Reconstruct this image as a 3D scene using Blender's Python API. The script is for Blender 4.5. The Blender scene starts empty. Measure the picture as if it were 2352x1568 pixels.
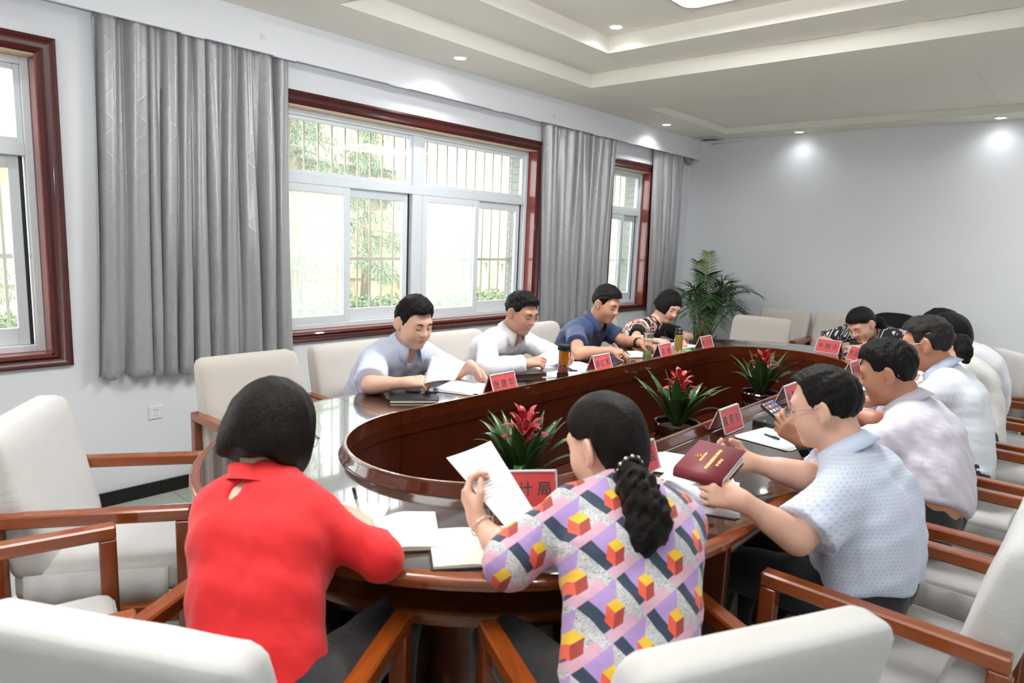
import bpy, bmesh, math, random
import numpy as np
from mathutils import Vector, Matrix, Quaternion
PI = math.pi
D = bpy.data
COL = bpy.context.scene.collection
SC = bpy.context.scene

# ------------------------------------------------------------------ camera
CAMZ = 1.5
VP1 = np.array([2570., 605.]); VP2 = np.array([-592., 478.]); PC = np.array([1176., 784.])
FPX = float(np.sqrt(-np.dot(VP1 - PC, VP2 - PC)))
def _unit(a): return a / np.linalg.norm(a)
_x = _unit(np.array([*(VP1 - PC), FPX])); _y = _unit(np.array([*(VP2 - PC), FPX])); _y = _unit(_y - _x * np.dot(_x, _y))
_z = np.cross(_x, _y); _z = -_z if _z[1] > 0 else _z
ROT = np.stack([_x, _y, _z], 0)                      # room axes from the lens axes
def ray(u, v): return ROT @ np.array([u - PC[0], v - PC[1], FPX])
def at(u, v, X=None, Y=None, Z=None, d=None):
    """room point seen at photo pixel (u, v) on the plane X=, Y=, Z= or at depth d"""
    r = ray(u, v)
    t = X / r[0] if X is not None else Y / r[1] if Y is not None else (Z - CAMZ) / r[2] if Z is not None else d / FPX
    return Vector((r[0] * t, r[1] * t, CAMZ + r[2] * t))
cam = D.cameras.new('camera'); camo = D.objects.new('camera', cam); COL.objects.link(camo)
m4 = Matrix.Identity(4)
for i in range(3):
    m4[i][0] = ROT[i, 0]; m4[i][1] = -ROT[i, 1]; m4[i][2] = -ROT[i, 2]
m4[2][3] = CAMZ
camo.matrix_world = m4
cam.sensor_width = 36; cam.lens = FPX / 2352 * 36; cam.clip_start = 0.05; cam.clip_end = 200
cam.dof.use_dof = True; cam.dof.focus_distance = 4.2; cam.dof.aperture_fstop = 4.5
SC.camera = camo

# ------------------------------------------------------------------ world, lamps, exposure
SC.view_settings.view_transform = 'Standard'; SC.view_settings.look = 'None'
SC.view_settings.exposure = 0.34; SC.view_settings.gamma = 1.0; SC.view_settings.use_curve_mapping = False
W = D.worlds.new('world'); SC.world = W; W.use_nodes = True
bg = W.node_tree.nodes['Background']; bg.inputs[0].default_value = (0.93, 0.97, 1.0, 1); bg.inputs[1].default_value = 5.6
def area(name, loc, rot, sx, sy, power, color=(1, 1, 1), portal=False, spread=PI):
    l = D.lights.new(name, 'AREA'); l.shape = 'RECTANGLE'; l.size = sx; l.size_y = sy; l.energy = power; l.color = color; l.spread = spread
    o = D.objects.new(name, l); COL.objects.link(o); o.location = loc; o.rotation_euler = rot
    if portal: l.cycles.is_portal = True
    return o
for wx, ww in ((0.05, 1.85), (3.37, 2.5), (6.175, 0.71)):
    area('window_portal', (wx, 4.26, 1.55), (-PI / 2, 0, 0), ww, 1.5, 1, portal=True)
sun = D.lights.new('sun', 'SUN'); sun.energy = 12; sun.angle = 0.02; sun.color = (1.0, 0.97, 0.92)
suno = D.objects.new('sun', sun); COL.objects.link(suno); suno.rotation_euler = (math.radians(36), 0, math.radians(-24))
# ceiling panel in view, plus two unseen panels added to brighten the room
PANELS = [(3.10, 1.60, 2.84), (0.35, 1.60, 2.63), (6.25, -0.20, 2.692)]
for k, (x, y, z) in enumerate(PANELS):
    area('panel_lamp', (x, y, z), (0, 0, 0), 1.15, 0.8, (52, 13, 3)[k], (0.98, 0.99, 1.0))
DOWN = [(3.33, 3.51, 2.70), (6.26, 3.57, 2.70), (7.27, 2.61, 2.70), (7.28, 0.92, 2.70), (3.95, 2.68, 2.914),
        (0.4, 3.51, 2.70), (0.4, -0.75, 2.70), (3.33, -0.75, 2.70), (-1.2, 1.6, 2.70), (6.26, -0.75, 2.70)]
for x, y, z in DOWN:
    l = D.lights.new('downlight_lamp', 'SPOT'); l.energy = (22 if x < 7 else 4.6); l.spot_size = 2.6; l.spot_blend = 1.0; l.shadow_soft_size = 0.04; l.color = (0.94, 0.97, 1.0)
    o = D.objects.new('downlight_lamp', l); COL.objects.link(o); o.location = (x, y, z - 0.012)
# the photographer's flash, tilted up so that it bounces off the ceiling
fl_ = D.lights.new('bounce_flash', 'SPOT'); fl_.energy = 310; fl_.spot_size = 1.7; fl_.spot_blend = 0.8; fl_.shadow_soft_size = 0.05; fl_.color = (0.93, 0.97, 1.0)
flo = D.objects.new('bounce_flash', fl_); COL.objects.link(flo); flo.location = (-0.12, -0.12, 1.72); flo.rotation_euler = Vector((-0.95, -0.95, -1.0)).to_track_quat('Z', 'Y').to_euler()
SC.cycles.max_bounces = 10; SC.cycles.diffuse_bounces = 5; SC.cycles.transparent_max_bounces = 16; SC.cycles.caustics_reflective = False; SC.cycles.caustics_refractive = False
SC.cycles.sample_clamp_indirect = 6

# ------------------------------------------------------------------ materials
class NT:
    def __init__(s, name):
        s.m = D.materials.new(name); s.m.use_nodes = True; s.t = s.m.node_tree; s.n = s.t.nodes
        s.b = s.n['Principled BSDF']; s.out = s.n['Material Output']
    def new(s, typ, **kw):
        n = s.n.new(typ)
        for k, v in kw.items(): setattr(n, k, v)
        return n
    def put(s, sock, v):
        if isinstance(v, bpy.types.NodeSocket): s.t.links.new(v, sock)
        elif isinstance(v, (tuple, list)) and len(v) == 3 and sock.type == 'RGBA': sock.default_value = (*v, 1)
        else: sock.default_value = v
    def math(s, op, *a):
        n = s.new('ShaderNodeMath', operation=op)
        for i, v in enumerate(a): s.put(n.inputs[i], v)
        return n.outputs[0]
    def mix(s, f, a, b):
        n = s.new('ShaderNodeMix', data_type='RGBA')
        s.put(n.inputs[0], f); s.put(n.inputs[6], a); s.put(n.inputs[7], b)
        return n.outputs[2]
    def coord(s, which='Object', scale=None, rot=None):
        o = s.new('ShaderNodeTexCoord').outputs[which]
        if scale is not None or rot is not None:
            mp = s.new('ShaderNodeMapping'); s.put(mp.inputs[0], o)
            if scale is not None: mp.inputs['Scale'].default_value = scale
            if rot is not None: mp.inputs['Rotation'].default_value = rot
            o = mp.outputs[0]
        return o
    def noise(s, vec, scale, detail=3, rough=0.55, dist=0.0):
        n = s.new('ShaderNodeTexNoise'); s.put(n.inputs['Vector'], vec)
        n.inputs['Scale'].default_value = scale; n.inputs['Detail'].default_value = detail; n.inputs['Roughness'].default_value = rough; n.inputs['Distortion'].default_value = dist
        return n.outputs[0]
    def ramp(s, f, *stops):
        n = s.new('ShaderNodeValToRGB'); s.put(n.inputs[0], f); e = n.color_ramp.elements
        while len(e) < len(stops): e.new(0.5)
        for k, (p, c) in enumerate(stops): e[k].position = p; e[k].color = (*c, 1)
        return n.outputs[0]
    def bump(s, h, strength=0.2, dist=0.01):
        n = s.new('ShaderNodeBump'); s.put(n.inputs['Height'], h); n.inputs['Strength'].default_value = strength; n.inputs['Distance'].default_value = dist
        s.put(s.b.inputs['Normal'], n.outputs[0])
    def sep(s, vec):
        n = s.new('ShaderNodeSeparateXYZ'); s.put(n.inputs[0], vec); return n.outputs
    def set(s, **kw):
        for k, v in kw.items(): s.put(s.b.inputs[k.replace('_', ' ')], v)
        return s.m
def C(r, g, b):
    """sRGB 0-255 to linear"""
    return tuple((c / 255 / 12.92) if c <= 10 else ((c / 255 + 0.055) / 1.055) ** 2.4 for c in (r, g, b))
def plain(name, col, rough=0.5, var=0.06, vs=6, bump=0.0, bs=60, **kw):
    t = NT(name); v = t.coord()
    n = t.noise(v, vs)
    lo = tuple(max(0, c * (1 - var)) for c in col); hi = tuple(min(1, c * (1 + var)) for c in col)
    t.set(Base_Color=t.mix(n, lo, hi), Roughness=rough, **kw)
    if bump: t.bump(t.noise(v, bs), bump, 0.004)
    return t.m
def wood(name, dark, light, rough=0.3, scale=(1, 12, 12), coat=0.4, **kw):
    t = NT(name); v = t.coord(scale=scale)
    n = t.noise(v, 2.2, 6, 0.62, 0.6); g = t.noise(t.coord(scale=tuple(3 * x for x in scale)), 6, 4, 0.7)
    f = t.math('ADD', t.math('MULTIPLY', n, 0.75), t.math('MULTIPLY', g, 0.25))
    t.set(Base_Color=t.ramp(f, (0.3, dark), (0.72, light)), Roughness=rough, Coat_Weight=coat, Coat_Roughness=0.04, **kw)
    return t.m
def fabric(name, col, scale=420, var=0.08, rough=0.85, wrinkle=0.25, ws=9, sheen=0.2, **kw):
    t = NT(name); v = t.coord()
    n = t.noise(v, 5, 4); w = t.noise(v, ws, 4, 0.6, 0.8)
    lo = tuple(c * (1 - var) for c in col); hi = tuple(min(1, c * (1 + var)) for c in col)
    t.set(Base_Color=t.mix(n, lo, hi), Roughness=rough, Sheen_Weight=sheen, **kw)
    h = t.math('ADD', t.math('MULTIPLY', w, 1.0), t.math('MULTIPLY', t.noise(v, scale, 2), 0.06))
    t.bump(h, wrinkle, 0.02)
    return t.m

# ------------------------------------------------------------------ mesh helpers
def mesh_from(name, verts, faces, smooth=False, uv=None, mats=None, fm=None):
    me = D.meshes.new(name)
    if isinstance(verts, np.ndarray):
        q = np.asarray(faces, dtype=np.int32); me.vertices.add(len(verts)); me.vertices.foreach_set('co', verts.astype(np.float32).ravel())
        k = q.shape[1]; me.loops.add(q.size); me.loops.foreach_set('vertex_index', q.ravel())
        me.polygons.add(len(q)); me.polygons.foreach_set('loop_start', np.arange(0, q.size, k, dtype=np.int32)); me.polygons.foreach_set('loop_total', np.full(len(q), k, dtype=np.int32))
        me.update(calc_edges=True)
    else:
        me.from_pydata([tuple(v) for v in verts], [], faces); me.update()
    if smooth: me.polygons.foreach_set('use_smooth', np.ones(len(me.polygons), dtype=bool))
    return me
class MB:
    """collects shapes for ONE mesh object"""
    def __init__(s): s.v = []; s.f = []; s.mi = []; s.cur = 0
    def add(s, vs, fs):
        o = len(s.v); s.v += [tuple(v) for v in vs]; s.f += [tuple(i + o for i in f) for f in fs]; s.mi += [s.cur] * len(fs); return s
    def mesh(s, vs, fs, M=None):
        return s.add([M @ Vector(v) for v in vs] if M is not None else vs, fs)
    def box(s, x0, x1, y0, y1, z0, z1, M=None, bev=0.0):
        if bev > 0:
            b = min(bev, abs(x1 - x0) * .45, abs(y1 - y0) * .45, abs(z1 - z0) * .45)
            pts = []; fs = []
            for X, sx in ((x0, 1), (x1, -1)):
                for Y, sy in ((y0, 1), (y1, -1)):
                    for Z, sz in ((z0, 1), (z1, -1)):
                        pts += [(X, Y + sy * b, Z + sz * b), (X + sx * b, Y, Z + sz * b), (X + sx * b, Y + sy * b, Z)]
            I = lambda a, c, e, k: (a * 4 + c * 2 + e) * 3 + k
            for a in (0, 1):
                f = [I(a, 0, 0, 0), I(a, 1, 0, 0), I(a, 1, 1, 0), I(a, 0, 1, 0)]; fs.append(f if a else f[::-1])
                f = [I(0, a, 0, 1), I(0, a, 1, 1), I(1, a, 1, 1), I(1, a, 0, 1)]; fs.append(f if a else f[::-1])
                f = [I(0, 0, a, 2), I(1, 0, a, 2), I(1, 1, a, 2), I(0, 1, a, 2)]; fs.append(f if a else f[::-1])
            for a in (0, 1):
                for c in (0, 1):
                    fs.append([I(a, c, 0, 0), I(a, c, 1, 0), I(a, c, 1, 1), I(a, c, 0, 1)][::1 if a == c else -1])
                    fs.append([I(a, 0, c, 0), I(a, 0, c, 2), I(a, 1, c, 2), I(a, 1, c, 0)][::1 if a == c else -1])
                    fs.append([I(0, a, c, 1), I(1, a, c, 1), I(1, a, c, 2), I(0, a, c, 2)][::1 if a == c else -1])
                    for e in (0, 1):
                        fs.append([I(a, c, e, 0), I(a, c, e, 1), I(a, c, e, 2)][::1 if (a + c + e) % 2 == 1 else -1])
            return s.mesh(pts, fs, M)
        vs = [(x, y, z) for x in (x0, x1) for y in (y0, y1) for z in (z0, z1)]
        fs = [(0, 1, 3, 2), (4, 6, 7, 5), (0, 4, 5, 1), (2, 3, 7, 6), (0, 2, 6, 4), (1, 5, 7, 3)]
        return s.mesh(vs, fs, M)
    def bar(s, a, b, w, h, up=(0, 0, 1), bev=0.004):
        a, b = Vector(a), Vector(b); y = (b - a); L = y.length; y.normalize(); x = y.cross(Vector(up)); x = x.normalized() if x.length > 1e-4 else Vector((1, 0, 0)); z = x.cross(y)
        M = Matrix.Translation(a) @ Matrix((x, y, z)).transposed().to_4x4()
        return s.box(-w / 2, w / 2, 0, L, -h / 2, h / 2, M, bev)
    def tube(s, pts, r, n=8, cap=True):
        pts = [Vector(p) for p in pts]; rs = r if isinstance(r, (list, tuple)) else [r] * len(pts)
        o = len(s.v); vs = []; fs = []; ref = Vector((0.3, 0.2, 0.93)); m = len(pts)
        for i, p in enumerate(pts):
            t = (pts[min(i + 1, m - 1)] - pts[max(i - 1, 0)]).normalized()
            x = t.cross(ref); x = x.normalized() if x.length > .05 else t.orthogonal().normalized(); y = t.cross(x)
            vs += [p + (x * math.cos(2 * PI * k / n) + y * math.sin(2 * PI * k / n)) * rs[i] for k in range(n)]
        for i in range(m - 1):
            for k in range(n): fs.append((i * n + k, i * n + (k + 1) % n, (i + 1) * n + (k + 1) % n, (i + 1) * n + k))
        if cap: fs += [tuple(range(n))[::-1], tuple((m - 1) * n + k for k in range(n))]
        return s.add(vs, fs)
    def lathe(s, prof, n=24, M=None):
        vs = []; fs = []; m = len(prof)
        for r, z in prof: vs += [(r * math.cos(2 * PI * k / n), r * math.sin(2 * PI * k / n), z) for k in range(n)]
        for i in range(m - 1):
            for k in range(n): fs.append((i * n + k, i * n + (k + 1) % n, (i + 1) * n + (k + 1) % n, (i + 1) * n + k))
        if prof[0][0] > 1e-5: fs.append(tuple(range(n))[::-1])
        if prof[-1][0] > 1e-5: fs.append(tuple((m - 1) * n + k for k in range(n)))
        return s.mesh(vs, fs, M)
    def prism(s, poly, z0, z1, M=None):
        n = len(poly); vs = [(x, y, z0) for x, y in poly] + [(x, y, z1) for x, y in poly]
        fs = [tuple(range(n))[::-1], tuple(range(n, 2 * n))] + [(i, (i + 1) % n, n + (i + 1) % n, n + i) for i in range(n)]
        return s.mesh(vs, fs, M)
    def grid(s, P, closed_u=False, closed_v=False):
        """P[i][j] points"""
        nu, nv = len(P), len(P[0]); vs = [p for row in P for p in row]; fs = []
        for i in range(nu if closed_u else nu - 1):
            for j in range(nv if closed_v else nv - 1):
                a, b = i, (i + 1) % nu; c, d = j, (j + 1) % nv
                fs.append((a * nv + c, a * nv + d, b * nv + d, b * nv + c))
        return s.add(vs, fs)
    def build(s, name, mat, parent=None, smooth=False, angle=None, loc=None):
        me = mesh_from(name, s.v, s.f)
        mats = mat if isinstance(mat, (list, tuple)) else [mat]
        for m in mats: me.materials.append(m)
        if len(mats) > 1: me.polygons.foreach_set('material_index', s.mi)
        if smooth: me.polygons.foreach_set('use_smooth', np.ones(len(me.polygons), dtype=bool))
        if angle is not None:
            me.polygons.foreach_set('use_smooth', np.ones(len(me.polygons), dtype=bool))
            me.set_sharp_from_angle(angle=angle)
        return link(name, me, parent, loc)
def link(name, me, parent=None, loc=None):
    o = D.objects.new(name, me); COL.objects.link(o)
    if parent is not None: o.parent = parent
    if loc is not None: o.location = loc
    return o
def tag(o, label=None, cat=None, group=None, kind=None):
    if label: o['label'] = label
    if cat: o['category'] = cat
    if group: o['group'] = group
    if kind: o['kind'] = kind
    return o
def empty(name, loc=(0, 0, 0), rz=0.0, label=None, cat=None, group=None, kind=None):
    o = D.objects.new(name, None); COL.objects.link(o); o.location = loc; o.rotation_euler = (0, 0, rz); o.empty_display_size = 0.1
    return tag(o, label, cat, group, kind)
def copy_tree(o, parent=None):
    c = o.copy(); COL.objects.link(c)
    if parent is not None:
        c.parent = parent
    for ch in o.children: copy_tree(ch, c)
    return c
def struct(o): o['kind'] = 'structure'; return o
def rbox(sx, sy, sz, r, n=10):
    """rounded box lattice: numpy verts + quads (subdivided, for soft furnishing)"""
    bm = bmesh.new(); bmesh.ops.create_cube(bm, size=2.0); bmesh.ops.subdivide_edges(bm, edges=bm.edges[:], cuts=n, use_grid_fill=True)
    v = np.array([x.co[:] for x in bm.verts]); f = np.array([[x.index for x in p.verts] for p in bm.faces]); bm.free()
    h = np.array([sx, sy, sz]) / 2
    u = np.sign(v) * (1 - (1 - np.abs(v)) ** 1.0)
    p = u * h; inner = np.clip(p, -(h - r), h - r); d = p - inner; L = np.linalg.norm(d, axis=1, keepdims=True)
    mx = np.max(np.abs(v), axis=1, keepdims=True)
    p = np.where(L > 1e-9, inner + d / np.maximum(L, 1e-9) * np.minimum(r, np.max(np.abs(d), axis=1, keepdims=True)), p)
    return p, f
def wob(p, amp, freq, seed=0):
    """smooth pseudo-noise in -amp..amp"""
    rs = np.random.RandomState(seed); out = np.zeros(len(p))
    for k in range(5):
        d = rs.normal(size=3); d /= np.linalg.norm(d); out += np.sin(p @ d * freq * (0.7 + 0.5 * k) + rs.rand() * 6.28) / (1 + .5 * k)
    return out * amp / 2.5
random.seed(7)
# ------------------------------------------------------------------ palette
M = {}
M['wall'] = plain('wall_paint', C(224, 226, 230), 0.75, 0.015, 3, 0.05, 90)
M['ceil'] = plain('ceiling_paint', C(228, 225, 214), 0.8, 0.02, 2.5, 0.03, 60)
M['casing'] = wood('red_casing', C(58, 12, 11), C(80, 20, 17), 0.34, (3, 3, 3), 0.2)
M['casing_in'] = wood('red_lining', C(112, 40, 34), C(140, 62, 52), 0.22, (1, 1, 8), 0.6)
M['soffit'] = plain('casing_soffit', C(196, 172, 140), 0.4)  # beige puts the lit look of the top reveal into its colour
M['alu'] = plain('white_aluminium', C(214, 220, 224), 0.35, 0.03)
M['seal'] = plain('dark_seal', C(24, 26, 28), 0.6)
M['cream_bar'] = plain('cream_bar', C(176, 168, 148), 0.5)
M['black_stone'] = plain('black_skirting', C(20, 20, 20), 0.25, 0.3, 20)
M['tile'] = plain('floor_tile', C(178, 184, 176), 0.16, 0.05, 4)
M['grout'] = plain('grout', C(120, 120, 112), 0.8)
M['brick'] = plain('grey_brick', C(150, 152, 150), 0.85, 0.15, 12, 0.3)
M['white_plastic'] = plain('white_plastic', C(228, 228, 228), 0.35)
M['dark'] = plain('dark_hole', C(22, 20, 20), 0.6)
def emit(name, col, strength):
    t = NT(name); t.set(Base_Color=col, Emission_Color=col, Emission_Strength=strength); return t.m
M['lamp'] = emit('lamp_glow', (1, 1, 1), 6.0)
M['panel'] = emit('panel_glow', (1.0, 0.99, 0.97), 5.0)
def pane_mat(name, veil, gloss):
    t = NT(name); t.n.remove(t.b)
    tr = t.new('ShaderNodeBsdfTransparent'); tr.inputs[0].default_value = (0.97, 0.985, 0.97, 1)
    df = t.new('ShaderNodeBsdfTranslucent'); df.inputs[0].default_value = (0.84, 0.90, 0.84, 1)
    gl = t.new('ShaderNodeBsdfGlossy'); gl.inputs['Roughness'].default_value = 0.02
    n = t.noise(t.coord(), 1.4, 4)
    a = t.new('ShaderNodeMixShader'); t.put(a.inputs[0], t.math('MULTIPLY', t.math('ADD', n, 0.5), veil)); t.t.links.new(tr.outputs[0], a.inputs[1]); t.t.links.new(df.outputs[0], a.inputs[2])
    b = t.new('ShaderNodeMixShader'); b.inputs[0].default_value = gloss; t.t.links.new(a.outputs[0], b.inputs[1]); t.t.links.new(gl.outputs[0], b.inputs[2])
    t.t.links.new(b.outputs[0], t.out.inputs[0]); return t.m
M['pane_clear'] = pane_mat('clear_pane', 0.045, 0.04)
M['pane_haze'] = pane_mat('hazy_pane', 0.21, 0.04)

# ------------------------------------------------------------------ room shell
XL, XF, YN, YW, YO = -1.7, 7.425, -1.25, 3.88, 4.18
ZC, Z1, Z2 = 2.70, 2.803, 2.914
fl = MB(); fl.box(XL - .1, XF + .1, YN - .1, YO, -0.12, -0.004); floor = struct(fl.build('floor', M['grout']))
ts = 0.8; tm = MB(); tm.box(0.0015, ts - 0.0015, 0.0015, ts - 0.0015, -0.004, 0.0, None, 0.001)
t0 = None
for i in range(12):
    for j in range(7):
        x, y = XL + i * ts, 3.868 - (j + 1) * ts
        if t0 is None: t0 = tm.build('tile', M['tile'], floor, loc=(x, y, 0))
        else:
            o = t0.copy(); COL.objects.link(o); o.location = (x, y, 0)
OPEN = [(-0.90, 0.965), (2.12, 4.62), (5.82, 6.53)]; OZ0, OZ1 = 0.845, 2.262
w = MB(); xs = [XL - .1] + [v for o in OPEN for v in o] + [XF + .1]
for k in range(0, len(xs), 2): w.box(xs[k], xs[k + 1], YW, YO, 0, 3.05)
for a, b in OPEN: w.box(a, b, YW, YO, 0, OZ0); w.box(a, b, YW, YO, OZ1, 3.05)
wall_w = struct(w.build('wall_window', M['wall']))
for nm, a in (('wall_far', (XF, XF + .12, YN - .1, YW, 0, 3.05)), ('wall_left', (XL - .12, XL, YN - .1, YW, 0, 3.05)), ('wall_near', (XL, XF, YN - .12, YN, 0, 3.05))):
    b = MB(); b.box(*a); struct(b.build(nm, M['wall']))
# grey bricks of the outer reveals, seen through the glass
bm_ = MB(); bm_.box(-.012, 0.006, 4.035, 4.176, 0.003, 0.062, None, 0.003)
b0 = None
for xr in (4.62, 6.53):
    for k in range(21):
        if b0 is None: b0 = bm_.build('brick', M['brick'], wall_w, loc=(xr - .004, 0, OZ0 + .01))
        else:
            o = b0.copy(); COL.objects.link(o); o.location = (xr - .004, 0.002 * (k % 2), OZ0 + .01 + k * 0.0672)
# black tile skirting: one piece per tile
bs = MB(); bs.box(XL, XF - .001, YW - .004, YW, 0, 0.075); base = struct(bs.build('baseboard_window', M['grout']))
bt = MB(); bt.box(0.001, 0.599, -0.012, 0, 0.001, 0.0775, None, 0.0015); p0 = None
for k in range(15):
    x = XL + 0.14 + k * 0.6
    if x + .6 > XF: break
    if p0 is None: p0 = bt.build('tile', M['black_stone'], base, loc=(x, YW - .004, 0))
    else:
        o = p0.copy(); COL.objects.link(o); o.location = (x, YW - .004, 0)
bs = MB(); bs.box(XF - .014, XF, YN, YW - .02, 0.001, 0.0775); struct(bs.build('baseboard_far', M['black_stone']))

# stepped ceiling: slab with two recessed trays
def slab(mb, X0, X1, Y0, Y1, holes, z0, z1):
    ys = sorted({Y0, Y1, *[h[2] for h in holes], *[h[3] for h in holes]}); xs = sorted({X0, X1, *[h[0] for h in holes], *[h[1] for h in holes]})
    for i in range(len(xs) - 1):
        for j in range(len(ys) - 1):
            cx, cy = (xs[i] + xs[i + 1]) / 2, (ys[j] + ys[j + 1]) / 2
            if not any(h[0] < cx < h[1] and h[2] < cy < h[3] for h in holes): mb.box(xs[i], xs[i + 1], ys[j], ys[j + 1], z0, z1)
TR1 = (2.21, 4.53, -0.65, 3.275); TR1b = (2.63, 4.105, -0.25, 2.837); TR2 = (5.45, 7.06, -0.65, 3.30)
c = MB(); slab(c, XL - .1, XF + .1, YN - .1, YW + .1, [TR1, TR2], ZC, Z1)
slab(c, XL - .1, XF + .1, YN - .1, YW + .1, [TR1b], Z1, Z2); c.box(XL - .1, XF + .1, YN - .1, YW + .1, Z2, Z2 + .12)
c.box(TR2[0], TR2[1], TR2[2], TR2[3], ZC + .062, Z1 + .01)
ceil = struct(c.build('ceiling', M['ceil']))
# board joints and hairline cracks: thin dark wandering slits just under the ceiling face
cr = MB(); rr = random.Random(5)
def crack(p, q, wd, amp, skip=0.0, normal='z'):
    p, q = Vector(p), Vector(q); n = max(3, int((q - p).length / 0.07)); d = (q - p).normalized(); side = Vector((-d.y, d.x, 0)) if normal == 'z' else Vector((0, 0, 1)).cross(Vector((1, 0, 0))).cross(Vector((1, 0, 0))) * -1
    if normal == 'x': side = Vector((0, 0, 1))
    off = Vector((0, 0, -0.0015)) if normal == 'z' else Vector((-0.0015, 0, 0))
    pts = [p.lerp(q, i / n) + side * rr.uniform(-amp, amp) for i in range(n + 1)]
    for i in range(n):
        if rr.random() < skip: continue
        a, b = pts[i], pts[i + 1]; w_ = wd * rr.uniform(.5, 1.4)
        cr.add([a - side * w_ + off, b - side * w_ + off, b + side * w_ + off, a + side * w_ + off], [(0, 1, 2, 3)])
crack((7.055, 3.1, ZC), (7.055, 0.5, ZC), 0.0022, 0.004, 0.35)
crack((4.526, 1.9, Z1), (4.526, 0.4, Z1), 0.0016, 0.005, 0.25)
crack((4.105, 2.837, Z1), (4.53, 2.95, Z1), 0.0007, 0.001)
crack((4.53, 2.5, ZC), (5.45, 2.42, ZC), 0.0006, 0.001); crack((5.45, 2.0, ZC + .062), (7.06, 1.95, ZC + .062), 0.0008, 0.001); crack((5.45, .9, ZC + .062), (7.06, .9, ZC + .062), 0.0006, 0.001)
crack((7.42, 3.72, 2.655), (7.42, 3.1, 2.685), 0.002, 0.006, 0.25, 'x')
struct(cr.build('trim_cracks', plain('crack_line', C(112, 108, 98), 0.9), ceil)); 
# valance box in front of the curtain rail, chipped along its lower edge
v = MB(); v.box(XL, XF - .002, 3.765, 3.785, 2.488, ZC, None)
val = struct(v.build('trim_1', M['wall']))
v = MB(); rr = random.Random(3)
for k in range(9):
    x = 0.8 + k * 0.75 + rr.uniform(-.2, .2); v.box(x, x + rr.uniform(.06, .16), 3.7655, 3.7845, 2.4835 - rr.uniform(0, .002), 2.4885, None, .001)
v.build('plaster_chip', M['wall'], val)
v = MB()
for x, z0, dz in ((0.93, 2.585, .042), (2.02, 2.555, .03), (4.68, 2.54, .025)): v.box(x, x + .035, 3.7637, 3.765, z0, z0 + dz, Matrix.Identity(4))
v.build('tape_mark', plain('yellowed_tape', C(214, 212, 196), 0.6), val)

# ------------------------------------------------------------------ windows
def casing(a, b, parent):
    prof = [(0.0, 0.0), (0.0, 0.016), (0.012, 0.022), (0.03, 0.012), (0.045, 0.016), (0.066, 0.030), (0.080, 0.024), (0.086, 0.0)]
    P = []
    for d, p in prof: P.append([(a - d, YW - p, OZ0 - d * .72), (b + d, YW - p, OZ0 - d * .72), (b + d, YW - p, OZ1 + d), (a - d, YW - p, OZ1 + d)])
    m = MB(); m.grid(P, closed_v=True); o = m.build('casing', M['casing'], parent, angle=0.5)
    m = MB(); m.box(b - .008, b, YW - .012, 3.962, OZ0, OZ1); m.box(a, a + .008, YW - .012, 3.962, OZ0, OZ1); m.box(a, b, YW - .012, 3.962, OZ0, OZ0 + .008)
    m.build('lining', M['casing_in'], parent); m = MB(); m.box(a, b, YW - .01, 3.962, OZ1 - .008, OZ1); m.build('soffit', M['soffit'], parent)
def rect(mb, x0, x1, z0, z1, w, y0, y1, bev=.003, ws=None):
    ws = ws or (w, w, w, w)
    mb.box(x0, x0 + ws[0], y0, y1, z0, z1, None, bev); mb.box(x1 - ws[1], x1, y0, y1, z0, z1, None, bev)
    mb.box(x0 + ws[0], x1 - ws[1], y0, y1, z0, z0 + ws[2], None, bev); mb.box(x0 + ws[0], x1 - ws[1], y0, y1, z1 - ws[3], z1, None, bev)
def pane(x0, x1, z0, z1, y, mat, parent):
    m = MB(); m.box(x0, x1, y, y + .004, z0, z1); m.build('pane', mat, parent)
ZT = 1.80
def window(n, a, b, cols):
    m = MB(); rect(m, a + .008, b - .008, OZ0 + .008, OZ1 - .008, .034, 3.96, 4.035)
    W_ = m.build('window_%d' % n, M['alu']); struct(W_)
    a1, b1, z0, z1 = a + .042, b - .042, OZ0 + .042, OZ1 - .042
    m = MB(); m.box(a1, b1, 3.962, 4.03, ZT, ZT + .058, None, .003); m.build('transom', M['alu'], W_)
    for x in cols:
        m = MB(); m.box(x - .048, x + .048, 3.964, 4.03, z0, z1, None, .003); m.build('mullion', M['alu'], W_)
    edges = [a1] + [v for x in cols for v in (x - .048, x + .048)] + [b1]
    for k in range(0, len(edges), 2):
        e0, e1 = edges[k], edges[k + 1]
        m = MB(); rect(m, e0, e1, ZT + .058, z1, .026, 3.978, 4.01); s = m.build('top_sash', M['alu'], W_); pane(e0 + .02, e1 - .02, ZT + .078, z1 - .02, 3.992, M['pane_clear'], s)
        mid = (e0 + e1) / 2
        m = MB(); rect(m, e0 + .002, mid + .028, z0, ZT, .05, 3.964, 3.988); s = m.build('left_sash', M['alu'], W_); pane(e0 + .045, mid - .018, z0 + .045, ZT - .045, 3.976, M['pane_haze'], s)
        m = MB(); rect(m, mid - .026, e1 - .022, z0, ZT, .05, 3.995, 4.019, ws=(.05, .045, .085, .06)); s = m.build('right_sash', M['alu'], W_); pane(mid + .02, e1 - .06, z0 + .08, ZT - .055, 4.006, M['pane_clear'], s)
        m = MB(); m.box(e1 - .022, e1 - .006, 3.998, 4.015, z0, ZT); m.build('gap_strip', M['seal'], W_)  # dark strip standing in for the dark gap beside the sash
        m = MB(); m.box(mid + .03, mid + .04, 3.985, 3.995, 1.27, 1.36, None, .003); m.build('latch', M['seal'], W_)
    casing(a, b, W_); return W_
window(1, *OPEN[0], []); window(2, *OPEN[1], [3.365]); window(3, *OPEN[2], [])
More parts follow.
